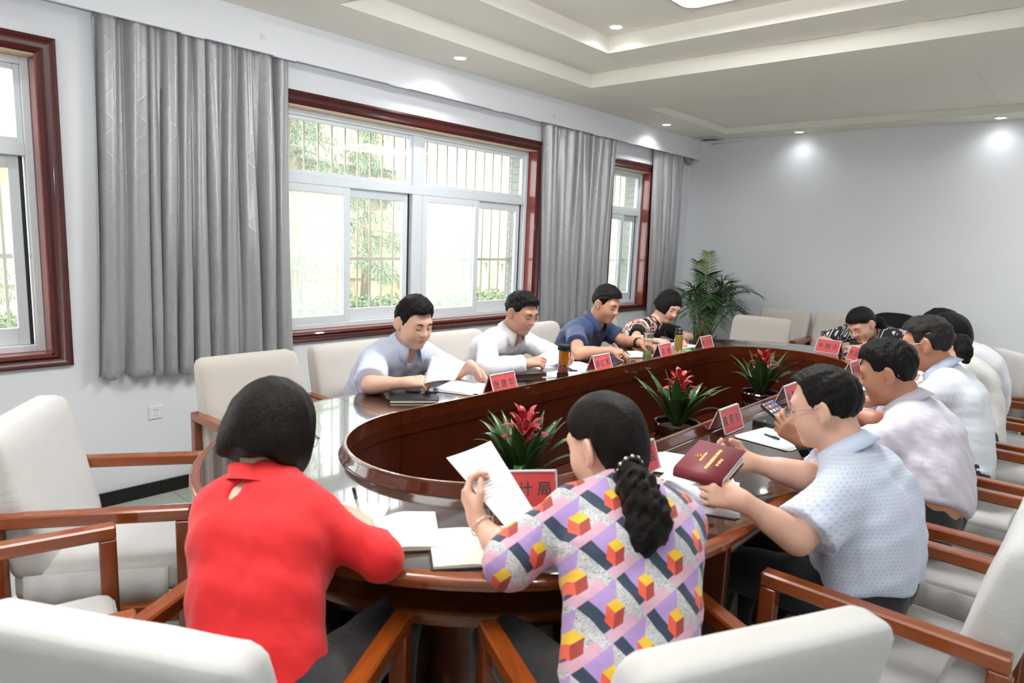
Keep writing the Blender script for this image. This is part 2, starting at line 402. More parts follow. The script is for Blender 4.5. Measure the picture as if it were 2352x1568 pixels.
for n, (a, b) in enumerate(OPEN):
    g = empty('window_grille', (a, 4.155, OZ0), 0, ['cream security bars outside the left window at the picture edge', 'cream security bars outside the wide middle window', 'cream security bars outside the narrow window by the far corner'][n], 'grille', 'window security grilles')
    m = MB(); m.tube([(0, 0, 0), (0, 0, OZ1 - OZ0)], .0075, 8); src = None
    k = 0; x = (a - 0.085 if n != 1 else 2.53 - .108 * 4)
    while x < b - .02:
        if x > a + .02:
            if src is None: src = m.build('bar', M['cream_bar'], g, smooth=True, loc=(x - a, 0, 0))
            else:
                o = src.copy(); COL.objects.link(o); o.location = (x - a, 0, 0)
        x += .108
    m = MB()
    for z in (1.316 - OZ0, .03): m.box(0, b - a, -.012, .012, z - .012, z + .012)
    m.build('crossbar', M['cream_bar'], g)

# ------------------------------------------------------------------ curtains
def curtain_mat():
    t = NT('silver_satin'); uv = t.coord('UV'); s = t.sep(uv)
    wv = t.math('SINE', t.math('ADD', t.math('MULTIPLY', s[0], 40.0), t.math('MULTIPLY', t.math('SINE', t.math('MULTIPLY', s[1], 34.0)), 1.5)))
    line = t.math('POWER', t.math('ABSOLUTE', wv), 30.0)
    n = t.noise(uv, 3, 3)
    base = t.mix(n, C(156, 156, 159), C(174, 174, 177))
    t.set(Base_Color=t.mix(t.math('MULTIPLY', line, 0.22), base, C(184, 185, 189)), Roughness=0.36, Metallic=0.3, Sheen_Weight=0.3, Anisotropic=0.4)
    t.bump(t.math('ADD', t.math('MULTIPLY', line, .3), t.math('MULTIPLY', t.noise(uv, 6, 3, .5, .6), .8)), 0.2, 0.010); return t.m
M['satin'] = curtain_mat()
def curtain(label, xt0, xt1, xb0, xb1, zt, zb, folds, seed, yc=3.828):
    rs = np.random.RandomState(seed); nu, nv = folds * 18, 46
    wgt = rs.uniform(.55, 1.6, folds); cum = np.concatenate([[0], np.cumsum(wgt)]) / wgt.sum()
    amp = rs.uniform(.6, 1.15, folds + 1); drift = rs.uniform(-1, 1, folds + 1); drift2 = rs.uniform(-1, 1, folds + 1)
    u = np.linspace(0, 1, nu + 1); ph = np.interp(u, cum, np.arange(folds + 1)); ai = np.interp(ph, np.arange(folds + 1), amp)
    d1 = np.interp(ph, np.arange(folds + 1), drift); d2 = np.interp(ph, np.arange(folds + 1), drift2); P = []
    for j in range(nv + 1):
        v = j / nv; z = zt + (zb - zt) * v
        A = (.033 + .019 * v) * ai * (0.8 + .35 * np.sin(v * 5 + d2 * 3)); w_ = np.sin(ph * 2 * PI + .6 * d2 * v)
        y = yc + A * np.sign(w_) * np.abs(w_) ** 0.75 + .006 * np.sin(ph * 4 * PI * 1.3 + v * 3 + d1 * 4)
        x0, x1 = xt0 + (xb0 - xt0) * v ** 1.3, xt1 + (xb1 - xt1) * v ** 1.3
        x = x0 + (x1 - x0) * u + d1 * .022 * v * np.sin(PI * u) + .5 * A * np.cos(ph * 2 * PI) * .6
        zz = z + (0.012 * np.sin(ph * 2 * PI + 1) + .01 * d1) * (v > .999) 
        P.append(np.stack([x, np.minimum(y, 3.874), zz if isinstance(zz, np.ndarray) else np.full_like(x, z)], 1))
    P = np.array(P); V = P.reshape(-1, 3); n = nu + 1
    F = np.array([(j * n + i, j * n + i + 1, (j + 1) * n + i + 1, (j + 1) * n + i) for j in range(nv) for i in range(nu)])
    me = mesh_from('curtain', V, F, True); uvl = me.uv_layers.new(name='UVMap'); arc = ph / folds * (xb1 - xb0) * 2.0
    UV = np.stack([np.tile(arc, nv + 1), V[:, 2]], 1)[F.ravel()]; uvl.data.foreach_set('uv', UV.astype(np.float32).ravel())
    me.materials.append(M['satin']); o = link('curtain', me); s = o.modifiers.new('thickness', 'SOLIDIFY'); s.thickness = .003
    return tag(o, label, 'curtain', 'silver grey curtains')
curtain('wide silver grey satin curtain hanging between the left and middle windows', 1.19, 2.215, 1.13, 2.235, 2.60, 0.70, 11, 1)
curtain('silver grey satin curtain between the middle and narrow windows, behind the man in navy', 4.63, 5.745, 4.72, 5.70, 2.60, 0.71, 10, 2)
curtain('narrow silver grey satin curtain bunched in the far corner behind the palm', 6.50, 7.12, 6.58, 7.13, 2.60, 0.71, 7, 4)
m = MB()
for a, b, zz in ((7.18, 7.34, 2.44), (7.22, 7.385, 2.455)):
    m.tube([(a, 3.835, 2.52), ((a + b) / 2 - .01, 3.82, zz), (b, 3.825, 2.53)], [.02, .032, .016], 8)
tag(m.build('cloth_bundle', plain('grey_green_cloth', C(150, 150, 134), .9), smooth=True), 'grey-green cloth bundle tucked behind the valance end in the far corner', 'cloth')

# ------------------------------------------------------------------ ceiling fittings
LBL = {0: 'round downlight above the wide middle window', 1: 'round downlight near the valance above the narrow window', 2: 'round downlight at the left of the far wall strip', 3: 'round downlight at the right end of the far wall strip', 4: 'round downlight inside the recessed tray beside the ceiling panel', 5: 'round downlight above the wide curtain, cropped out at left', 6: 'round downlight over the near wall at the left end', 7: 'round downlight over the near wall, midway', 8: 'round downlight over the left wall behind the viewpoint', 9: 'round downlight over the near wall at the far end'}
for k, (x, y, z) in enumerate(DOWN):
    r = empty('downlight', (x, y, z), 0, LBL[k], 'lamp', 'ceiling downlights')
    m = MB(); m.lathe([(.040, -.003), (.046, -.006), (.056, -.004), (.058, 0)], 28); m.build('rim', M['white_plastic'], r, smooth=True)
    m = MB(); m.lathe([(.0, -.0030), (.040, -.0030), (.040, -.0005), (0.0, -.0005)], 28); m.build('lens', M['lamp'], r)
def rrect(x0, x1, y0, y1, r, n=6):
    P = []
    for cx, cy, a0 in ((x1 - r, y1 - r, 0), (x0 + r, y1 - r, PI / 2), (x0 + r, y0 + r, PI), (x1 - r, y0 + r, 1.5 * PI)):
        P += [(cx + r * math.cos(a0 + PI / 2 * k / n), cy + r * math.sin(a0 + PI / 2 * k / n)) for k in range(n + 1)]
    return P
for k, (x, y, z) in enumerate(PANELS):  # only the first is in view; the others are added fill lamps
    zt = (Z2, ZC, ZC + .062)[k]; r = empty('ceiling_panel_lamp', (x, y, zt), 0, ('glowing white rectangular ceiling lamp with rounded corners in the raised tray', 'unseen ceiling lamp added to brighten the left end of the table', 'unseen ceiling lamp added in the far tray to brighten the far side')[k], 'lamp')
    m = MB(); m.prism(rrect(-.63, .63, -.445, .445, .08), -.064, 0); m.prism(rrect(-.615, .615, -.43, .43, .07), -.0665, -.06); m.build('body', plain('orange_rim', C(206, 120, 84), .5), r)
    m = MB(); m.prism(rrect(-.622, .622, -.437, .437, .076), -.0685, -.0650); m.build('diffuser', M['panel'], r)
vt = empty('air_vent', (7.17, 3.47, ZC), 0, 'small grey louvred vent in the ceiling at the far corner', 'vent')
m = MB(); rect(m, 0, .235, 0, .25, .016, -.008, 0); o = m.build('vent_frame', M['white_plastic'], vt); o.rotation_euler = (PI / 2, 0, 0); o.location = (0, 0, -0.008); o.scale = (1, 1, -1)
o.rotation_euler = (0, 0, 0); o.scale = (1, 1, 1); o.data.transform(Matrix.Rotation(PI / 2, 4, 'X')); o.data.transform(Matrix.Scale(-1, 4, Vector((0, 1, 0)))); o.location = (0, 0, -.008)
m = MB(); m.box(.012, .223, -.012, 0.002, 0, .002); m = MB(); m.box(.014, .221, -.007, .007, -.0006, .0006, Matrix.Rotation(.5, 4, 'X')); s0 = None
for k in range(11):
    yy = .022 + k * .0205
    if s0 is None: s0 = m.build('slat', plain('grey_slat', C(120, 122, 122), .5), vt, loc=(0, yy, -.006))
    else:
        o = s0.copy(); COL.objects.link(o); o.location = (0, yy, -.006)
sk = empty('wall_socket', (1.43, YW, 0.473), 0, 'white square wall socket with two-pin and three-pin holes', 'socket')
m = MB(); m.box(-.037, .037, -.008, 0, -.037, .037, None, .003); m.build('plate', M['white_plastic'], sk)
m = MB(); m.box(-.010, -.005, -.0088, -.0078, .012, .017); m.box(.004, .009, -.0088, -.0078, .012, .017); m.build('two_pin_holes', M['dark'], sk)
m = MB(); gm = plain('socket_slot', C(150, 148, 146), .6)
for x, z, a in ((0, -.004, 0), (-.006, -.016, .6), (.007, -.016, -.6)): m.box(-.0012, .0012, -.0086, -.0078, -.003, .003, Matrix.Translation((x, 0, z)) @ Matrix.Rotation(a, 4, 'Y'))
m.build('three_pin_holes', gm, sk)

# ------------------------------------------------------------------ outside the windows
M['cream_wall'] = plain('cream_render', C(158, 148, 122), .9, .05, .8)
M['lawn'] = plain('pale_paving', C(140, 137, 126), .95, .12, 3)
def leafmat(name, a, b, trans=0.25, rough=.5):
    t = NT(name); n = t.noise(t.coord(), 9, 3); t.set(Base_Color=t.mix(n, a, b), Roughness=rough, Subsurface_Weight=0.0, Transmission_Weight=0.0); return t.m
M['cedar'] = leafmat('cedar_leaf', C(62, 84, 64), C(96, 116, 90)); M['hedge'] = leafmat('hedge_leaf', C(66, 90, 58), C(104, 126, 84)); M['bark'] = plain('bark', C(112, 98, 80), .9, .3, 20)
m = MB(); m.box(-12, 40, 4.3, 40, -.5, -.3); struct(m.build('ground', M['lawn']))
b = empty('courtyard_building', (0, 15, -.3), 0, 'cream building with tiled roof across the courtyard', 'building')
m = MB(); m.box(-2, 40, 0, .3, 0, 3.3); m.build('wall', M['cream_wall'], b)
m = MB(); m.box(-2, 40, -.06, 0, .62, .74); m.build('ledge', M['cream_bar'], b)
m = MB(); m.box(-2.3, 40, -.5, 2.8, 0, .1, Matrix.Translation((0, 0, 3.3)) @ Matrix.Rotation(.5, 4, 'X')); m.build('roof', plain('roof_board', C(170, 130, 116), .8), b)
rt = MB(); rt.box(-.145, .145, -.03, .36, -.02, .02, None, .012); r0 = None; tm_ = plain('roof_tile_clay', C(140, 108, 96), .8, .15, 3)
for i in range(26):
    for j in range(8):
        if (i, j) == (0, 0): r0 = rt.build('roof_tile', tm_, b); o = r0
        else: o = r0.copy(); COL.objects.link(o)
        o.location = (5.5 + i * .3, -.42 + j * .3, 3.47 + j * .165); o.rotation_euler = (.5, 0, 0)
for x in (3.2, 9.0, 12.2, 16.5):
    m = MB(); rect(m, x, x + 1.5, 1.05, 2.35, .06, -.05, .02); wn = m.build('window', M['alu'], b)
    m = MB(); m.box(x + .05, x + 1.45, -.01, .0, 1.1, 2.3); m.build('pane', plain('dim_glass', C(150, 160, 160), .1), wn)
    m = MB(); [m.tube([(x + .1 + k * .13, -.12, 1.05), (x + .1 + k * .13, -.12, 2.35)], .012, 6) for k in range(11)]; m.build('window_bars', M['cream_bar'], wn)
# near wing on the right with a cream pillar
b = empty('side_wing', (11.6, 6.2, -.3), 0, 'pale cream side wing of the building, close beyond the right window panes', 'building')
m = MB(); m.box(0, .4, 0, 8.8, 0, 4.2); m.build('wall', plain('pale_render', C(176, 172, 158), .9), b)
m = MB(); m.box(-.42, 0, .2, .62, 0, 4.2); m.build('pillar', plain('yellow_render', C(170, 150, 104), .9), b)
m = MB(); m.box(-.25, 0, .8, 8.6, 0, .55); m.build('plinth', M['cream_wall'], b)
m = MB(); [m.box(-.30, -.22, 1.2 + k * .5, 1.34 + k * .5, .55, 1.25) for k in range(14)]; m.box(-.32, -.20, 1, 8.4, 1.25, 1.33); m.build('balustrade', M['cream_bar'], b)
def leaves(mb, P, N, ln, wd, rs):
    for p, d in zip(P, N):
        d = Vector(d).normalized(); s = d.cross(Vector(rs.normal(size=3))).normalized() * wd; p = Vector(p)
        mb.add([p, p + d * ln * .5 + s, p + d * ln, p + d * ln * .5 - s], [(0, 1, 2, 3)])
rs = np.random.RandomState(11)
def hedge(label, x0, x1, y0, y1, z1, n):
    h = empty('hedge', (0, 0, 0), 0, label, 'hedge', 'clipped hedges in the courtyard')
    m = MB(); m.box(x0 + .08, x1 - .08, y0 + .08, y1 - .08, -.3, z1 - .08); m.build('twigs', plain('hedge_core', C(62, 80, 54), .95, .3, 14), h)
    P = np.stack([rs.uniform(x0, x1, n), rs.uniform(y0, y1, n), rs.uniform(-.3, z1, n)], 1); k = rs.rand(n)
    P[k < .5, 1] = y0 + rs.uniform(0, .1, (k < .5).sum()); P[k >= .6, 2] = z1 - rs.uniform(0, .1, (k >= .6).sum())
    m = MB(); leaves(m, P, rs.normal(size=(n, 3)) + np.array([0, -.6, .6]), .09, .025, rs); tag(m.build('foliage', M['hedge'], h), kind='stuff')
hedge('front clipped hedge low in the courtyard', 1.2, 11.3, 7.4, 8.2, 0.22, 5200)
hedge('back clipped hedge behind the front one, below the cream wall', 1.2, 11.3, 9.6, 10.4, 0.34, 4200)
def cedar(label, x, y, H, R, seed, nb=34):
    t = empty('cedar_tree', (x, y, -.3), 0, label, 'tree', 'trees in the courtyard'); r2 = np.random.RandomState(seed)
    m = MB(); m.tube([(0, 0, 0), (.05, 0, H * .5), (0, .05, H)], [.13, .09, .02], 8); tr = m.build('trunk', M['bark'], t, smooth=True)
    br = MB(); lf = MB()
    for k in range(nb):
        z = H * (0.22 + .76 * k / nb); L = R * (1 - .75 * (k / nb)) * r2.uniform(.7, 1.1); a = r2.uniform(0, 2 * PI)
        d = np.array([math.cos(a), math.sin(a), 0.0]); pts = [np.array([0, 0, z]) + d * L * s + np.array([0, 0, .12 * s - .75 * s * s * L * .5]) for s in np.linspace(0, 1, 6)]
        br.tube([tuple(p) for p in pts], [.025, .02, .016, .012, .008, .004], 5)
        for s in range(46):
            f = r2.uniform(.2, 1); i = min(4, int(f * 5)); p = pts[i] + (pts[i + 1] - pts[i]) * (f * 5 - i)
            off = r2.normal(size=3) * np.array([.22, .22, .08]) * (1 - .4 * f); q = p + off; n = 9
            leaves(lf, q + r2.normal(size=(n, 3)) * .05, np.array([0, 0, -1.0]) + r2.normal(size=(n, 3)) * .5, r2.uniform(.1, .2), .0055, r2)
    br.build('branches', M['bark'], t, smooth=True); tag(lf.build('foliage', M['cedar'], t), kind='stuff')
cedar('large drooping cedar behind the middle window', 5.9, 10.0, 5.4, 2.1, 3, 40)
cedar('drooping cedar beyond the left window', 1.0, 9.2, 4.6, 1.7, 5, 30)
cedar('smaller drooping cedar behind the right panes of the middle window', 9.2, 12.6, 4.4, 1.5, 8, 26)
t = empty('young_shrub', (5.15, 8.8, -.3), 0, 'young multi-stemmed shrub between the hedges, seen through the clear pane', 'shrub'); m = MB(); lf = MB(); r2 = np.random.RandomState(2)
for k in range(7):
    a = k * .9; q = [(0, 0, 0), (.12 * math.cos(a), .12 * math.sin(a), .45), (.42 * math.cos(a), .42 * math.sin(a), 1.15 + .1 * (k % 3)), (.55 * math.cos(a), .5 * math.sin(a), 1.7)]
    m.tube(q, [.02, .014, .01, .004], 6)
    for s in range(26):
        f = r2.uniform(.5, 1); p = Vector(q[1]).lerp(Vector(q[3]), f) + Vector(r2.normal(size=3) * .14); leaves(lf, [p], r2.normal(size=(1, 3)), .11, .025, r2)
m.build('stems', M['bark'], t, smooth=True); tag(lf.build('foliage', M['hedge'], t), kind='stuff')
m = MB(); m.box(7.0, 9.4, 13.9, 13.94, 2.05, 2.5); m.box(7.0, 7.05, 13.93, 13.98, -.3, 2.5); m.box(9.35, 9.4, 13.93, 13.98, -.3, 2.5)
tag(m.build('red_banner', plain('red_cloth', C(226, 66, 58), .8)), 'plain red banner hung across the courtyard, blurred beyond the glass', 'banner')
# ------------------------------------------------------------------ conference table
M['top'] = wood('table_top_veneer', C(40, 24, 16), C(64, 40, 27), 0.14, (1.2, 6, 6), 1.0)
M['panel_wood'] = wood('table_panel_veneer', C(54, 17, 4), C(78, 28, 8), 0.3, (7, 7, 1.2), 0.3)
M['rim_wood'] = wood('rim_wood', C(66, 26, 11), C(96, 42, 20), 0.16, (3, 3, 3), 0.9)
M['rim_gold'] = wood('pale_rim_edge', C(104, 66, 36), C(150, 108, 66), 0.22, (5, 5, 5), 0.6)  # paler strip along the top edge of the rim
M['edge_wood'] = wood('edge_wood', C(112, 52, 22), C(146, 74, 34), 0.16, (3, 3, 3), 0.9)
M['under_wood'] = wood('under_wood', C(66, 32, 18), C(92, 48, 26), 0.32, (2, 2, 8), 0.35)
M['shelf_wood'] = wood('shelf_wood', C(104, 54, 20), C(134, 74, 30), 0.25, (6, 1.5, 6), 0.5)
ZT_ = 0.77; RIMH = 0.037
OL, OR_, IL, IR = (1.70, 1.594, .968, .954), (4.545, 1.594, .96, .954), (1.676, 1.602, .478, .449), (4.36, 1.602, .462, .449)
def seg_points(kind, k=0):
    """outer and inner loop points of one table segment"""
    if kind in 'LR':
        o, i, s = (OL, IL, -1) if kind == 'L' else (OR_, IR, 1); T = np.linspace(-PI / 2, PI / 2, 29)
        if kind == 'L': T = T[::-1]
        return [Vector((o[0] + s * o[2] * math.cos(t), o[1] + o[3] * math.sin(t), 0)) for t in T], [Vector((i[0] + s * i[2] * math.cos(t), i[1] + i[3] * math.sin(t), 0)) for t in T]
    n = 3; f0, f1 = k / n, (k + 1) / n; y = -1 if kind == 'N' else 1
    if kind == 'F': f0, f1 = 1 - f0, 1 - f1
    g = lambda p, q, f: p + (q - p) * f
    return [Vector((g(OL[0], OR_[0], f), OL[1] + y * OL[3], 0)) for f in (f0, f1)], [Vector((g(IL[0], IR[0], f), IL[1] + y * IL[3], 0)) for f in (f0, f1)]
SEGS = [('L', 0)] + [('N', k) for k in range(3)] + [('R', 0)] + [('F', k) for k in range(3)]
def sweep(prof, O, I, closed=True):
    mb = MB(); P = []
    for s, off, z in prof:
        row = []
        for o, i in zip(O, I):
            n = (o - i).normalized(); p = i + (o - i) * s + n * off; row.append((p.x, p.y, z))
        P.append(row)
    mb.grid(P, closed_u=closed); m = len(O); n = len(prof)
    if closed: mb.f += [tuple(k * m for k in range(n)), tuple(k * m + m - 1 for k in range(n))[::-1]]; mb.mi += [0, 0]
    return mb
tbl = empty('conference_table', (3.1, 1.6, 0), 0, 'large dark brown oval conference table with raised inner rim and open planted middle', 'table')
def tpart(mb, name, mat, angle=0.6):
    o = mb.build(name, mat, None, angle=angle); o.parent = tbl; o.matrix_parent_inverse = Matrix.Translation((-3.1, -1.6, 0)); return o
for kind, k in SEGS:
    O, I = seg_points(kind, k)
    e = 0.0012
    d0, d1 = (O[1] - O[0]).normalized() * e, (O[-1] - O[-2]).normalized() * e
    O[0] = O[0] + d0; I[0] = I[0] + d0; O[-1] = O[-1] - d1; I[-1] = I[-1] - d1
    tpart(sweep([(0, .004, ZT_ - .03), (0, .004, ZT_), (1, -.03, ZT_), (1, -.03, ZT_ - .03)], O, I), 'tabletop', M['top'], 0.3)
    tpart(sweep([(1, -.0295, ZT_ - .034), (1, -.0295, ZT_ + .0004), (1, -.012, ZT_), (1, -.004, ZT_ - .004), (1, 0, ZT_ - .011), (1, -.001, ZT_ - .019), (1, -.008, ZT_ - .025), (1, -.009, ZT_ - .034)], O, I), 'edge_moulding', M['edge_wood'])
    tpart(sweep([(0, .0, ZT_ - .02), (0, 0, ZT_ + RIMH), (0, .009, ZT_ + RIMH), (0, .013, ZT_ + RIMH - .006), (0, .016, ZT_ + .018), (0, .023, ZT_ + .008), (0, .026, ZT_), (0, .026, ZT_ - .02)], O, I), 'raised_rim', M['rim_wood'])
    tpart(sweep([(0, -.0012, ZT_ + RIMH - .002), (0, -.0012, ZT_ + RIMH + .0012), (0, .006, ZT_ + RIMH + .0012), (0, .0065, ZT_ + RIMH - .002)], O, I), 'rim_edge', M['rim_gold'])
    tpart(sweep([(0, .012, ZT_ - .065), (0, .0005, ZT_ - .065), (0, .0005, ZT_ + RIMH - .003), (0, .012, ZT_ + RIMH - .003)], O, I), 'upper_panel', M['panel_wood'], 0.3)
    tpart(sweep([(0, .014, 0.335), (0, .0035, 0.335), (0, .0035, ZT_ - .067), (0, .014, ZT_ - .067)], O, I), 'inner_panel', M['panel_wood'], 0.3)
    tpart(sweep([(.15, 0, 0.0), (.15, 0, ZT_ - .03), (.22, 0, ZT_ - .03), (.22, 0, 0.0)], O, I), 'apron_panel', M['under_wood'], 0.3)
    tpart(sweep([(.22, 0, 0.578), (1, -.125, 0.578), (1, -.118, .584), (1, -.112, .60), (1, -.118, .612), (1, -.125, .617), (.22, 0, .617)], O, I), 'book_shelf', M['shelf_wood'], 0.5)
    for q in ((0, -1) if kind in 'LR' else (0,)):
        o, i = O[q], I[q]; a = i.lerp(o, .22); n = (o - i).normalized(); b = o - n * .045
        m = MB(); m.bar((a.x, a.y, .37), (b.x, b.y, .37), .03, .73, bev=.003); tpart(m, 'divider', M['under_wood'])
    js = (7, 14, 21) if kind in 'LR' else (0,)
    for q in js:
        o, i = (O[q], I[q]) if kind in 'LR' else (O[0].lerp(O[1], .5), I[0].lerp(I[1], .5)); p = i.lerp(o, .42)
        m = MB(); m.lathe([(.155, 0), (.155, .10), (.14, .112), (.135, .12), (.135, .578)], 20, Matrix.Translation((p.x, p.y, 0))); tpart(m, 'pedestal', M['under_wood'])
Ia = []; 
for kind, k in SEGS: Ia += seg_points(kind, k)[1][:-1]
m = MB(); m.prism([(p.x, p.y) for p in Ia], .30, .333); tpart(m, 'planter_floor', M['panel_wood'], 0.3)

# ------------------------------------------------------------------ armchairs
M['chair_wood'] = wood('chair_wood', C(114, 48, 14), C(162, 82, 30), 0.24, (9, 1.2, 9), 0.5)
M['chair_wood2'] = wood('chair_leg_wood', C(106, 42, 12), C(150, 70, 26), 0.24, (9, 9, 1.2), 0.5)
M['cover'] = fabric('cream_slipcover', C(199, 198, 196), 500, 0.015, 0.9, 0.3, 7)
M['cover_dark'] = fabric('beige_linen', C(194, 187, 179), 700, 0.03, 0.9, 0.08, 5)
AW, AL, AT = 0.27, 0.255, 0.645
def make_chair(seed=0, kind='cover'):
    r = empty('armchair')
    v, f = rbox(.50, .50, .115, .035, 12); v[:, 2] += wob(v, .006, 14, seed) * (v[:, 2] > 0); v += np.array([0, .012, .405])
    side = np.abs(v[:, 0]) > .2; me = mesh_from('seat', v, f, True); me.materials.append(M[kind]); seat = link('seat', me, r)
    # loose skirt of the seat cover, open at the legs
    mb = MB(); n = 20; rs = np.random.RandomState(seed)
    for (a, b) in (((-.215, .266), (.215, .266)), ((.256, .2), (.256, -.2)), ((-.256, -.2), (-.256, .2))):
        d = Vector((b[0] - a[0], b[1] - a[1])).normalized(); nn = Vector((-d.y, d.x)); P = []
        for z, o in ((.44, -.004), (.38, .002), (.315, .006)):
            P.append([(a[0] + (b[0] - a[0]) * i / n + nn.x * (o + .004 * math.sin(i * 1.3 + seed) * (z < .4)), a[1] + (b[1] - a[1]) * i / n + nn.y * (o + .004 * math.sin(i * 1.3 + seed) * (z < .4)), z + .004 * math.sin(i * .9 + seed) * (z < .33)) for i in range(n + 1)])
        mb.grid(P)
    sk = mb.build('skirt', M[kind], seat, smooth=True); s = sk.modifiers.new('thickness', 'SOLIDIFY'); s.thickness = .003
    v, f = rbox(.515, .105, .47, .035, 14); t = (v[:, 2] + .235) / .47
    v[:, 1] += wob(v, .0045, 16, seed + 5) - .012 * np.cos(v[:, 0] / .26 * PI / 2) * 0 + .010 * np.sin(t * PI) * (v[:, 1] > 0)
    v[:, 0] *= 1 - .03 * (t > .9) * (t - .9) * 10; v[:, 0] += wob(v, .003, 22, seed + 9)
    v[:, 1] -= t * .105; v += np.array([0, -.185, .655]); me = mesh_from('backrest', v, f, True); me.materials.append(M[kind]); link('backrest', me, r)
    for s in (-1, 1):
        x = s * AW
        m = MB(); m.box(-.023, .023, -AL - .02, AL + .022, -.02, .02, None, .005); m.build('armrest', M['chair_wood'], r, loc=(x, 0, AT - .02))
        m = MB(); m.box(-.021, .021, -.022, .022, 0, AT - .04, None, .004); m.build('front_leg', M['chair_wood2'], r, loc=(x, AL, 0))
        m = MB(); m.box(-.021, .021, -.022, .022, 0, AT - .04, None, .004); m.build('rear_leg', M['chair_wood2'], r, loc=(x, -AL, 0))
        m = MB(); m.box(-.012, .012, -AL + .022, AL - .022, -.03, .03, None, .004); m.build('side_rail', M['chair_wood'], r, loc=(x, 0, .30))
    for y in (-AL, AL - .03):
        m = MB(); m.box(-AW + .021, AW - .021, -.012, .012, -.03, .03, None, .004); m.build('cross_rail', M['chair_wood'], r, loc=(0, y, .31))
    return r
CH = [make_chair(k) for k in range(3)] + [make_chair(4, 'cover_dark')]
used = [False] * 4
def chair(x, y, heading, label, group, k=0, s=1.0):
    """heading: compass angle of the sitter's gaze, 0 = +Y, positive turns towards -X"""
    c = CH[k] if not used[k] else copy_tree(CH[k]); used[k] = True
    c.location = (x, y, 0); c.rotation_euler = (0, 0, heading); tag(c, label, 'chair', group); return c
R = math.radians
gW, gN, gE, gF = 'armchairs along the window side', 'armchairs along the near side of the table', 'armchairs around the left end of the table', 'armchairs by the far wall'
chair(1.60, 2.86, PI, 'empty cream armchair at the window side, left of the man holding a sheet', gW, 3)
chair(2.21, 2.88, PI, 'cream armchair behind the man in pale blue holding one sheet', gW, 3)
chair(3.02, 2.90, PI, 'cream armchair behind the bespectacled man in white shirt', gW, 3)
chair(3.86, 2.90, PI, 'cream armchair behind the man in the navy polo shirt', gW, 3)
chair(4.66, 2.90, PI, 'cream armchair behind the bob-haired woman in black', gW, 3)
XN = [2.03, 2.73, 3.43, 4.11, 4.79]
LN = ['man in light blue shirt with the red booklet', 'man in pale lilac shirt', 'grey-haired man in striped shirt', 'woman with the short ponytail', 'far man in white at the near side']
for k, x in enumerate(XN): chair(x, .315 + (.02, 0, .01, .0, .02)[k], (0.0, .03, -.02, .0, .04)[k], 'cream armchair of the ' + LN[k], gN, k % 3)
chair(1.165, .60, math.atan2(-.455, .89), 'white-covered armchair of the woman in the colourful blouse, back towards us', gE, 1)
chair(.565, 1.225, math.atan2(-.866, .5), 'white-covered armchair of the woman in red, back cropped at lower left', gE, 2)
chair(.775, 2.425, math.atan2(-.82, -.57), 'empty white-covered armchair at the left end, seen from its side', gE, 0)
chair(.305, 1.865, math.atan2(-.97, -.24), 'empty armchair squeezed between the red-clad woman and the leftmost chair', gE, 1)
chair(5.83, 2.33, R(96), 'beige armchair at the far end, pushed up to the table beside the palm', gF, 3)
chair(6.86, 2.52, R(90), 'beige armchair against the far wall, partly behind the palm fronds', gF, 3)
chair(6.86, 1.955, R(90), 'beige armchair against the far wall, right of the one behind the palm', gF, 3)
chair(6.02, 1.29, R(90), 'beige armchair behind the far woman in zigzag top', gF, 3)
chair(5.37, .66, math.atan2(.55, .83), 'empty white-covered armchair at the right-hand far corner of the table', gN, 2)
# two dark stools leaning by the far wall
M['black_pad'] = plain('black_vinyl', C(34, 38, 40), .35); M['teal_pad'] = plain('dark_teal_vinyl', C(24, 44, 52), .3)
for (x, y, mt, lb) in ((7.05, 1.52, 'black_pad', 'black padded folding chair behind the far woman'), (7.0, 1.19, 'teal_pad', 'dark teal padded folding chair right of the black one by the far wall')):
    r = empty('folding_chair', (x, y, 0), R(90), lb, 'chair')
    m = MB(); Q = [(.21 * math.copysign(abs(math.cos(a)) ** .7, math.cos(a)), .14 * math.copysign(abs(math.sin(a)) ** .7, math.sin(a))) for a in np.linspace(0, 2 * PI, 28, endpoint=False)]
    m.prism(Q, -.02, .02, Matrix.Translation((0, -.2, .80)) @ Matrix.Rotation(R(82), 4, 'X')); m.build('backrest', M[mt], r, angle=.8)
    m = MB(); v = [Vector((.215 * math.copysign(abs(math.cos(a)) ** .7, math.cos(a)), .145 * math.copysign(abs(math.sin(a)) ** .7, math.sin(a)), 0)) for a in np.linspace(0, 2 * PI, 29)]
    MM = Matrix.Translation((0, -.2, .80)) @ Matrix.Rotation(R(82), 4, 'X'); m.tube([MM @ p for p in v], .009, 6); m.build('back_tube', M['seal'], r, smooth=True)
    m = MB(); m.prism(rrect(-.2, .2, -.17, .2, .06), .43, .47); m.build('seat', M[mt], r, angle=.8)
    for s in (-1, 1):
        m = MB(); m.tube([(s * .2, -.2, .8), (s * .2, .2, 0.01)], .011, 6); m.build('leg', M['seal'], r, smooth=True)
        m = MB(); m.tube([(s * .185, .1, .43), (s * .185, -.24, 0.01)], .011, 6); m.build('leg', M['seal'], r, smooth=True)

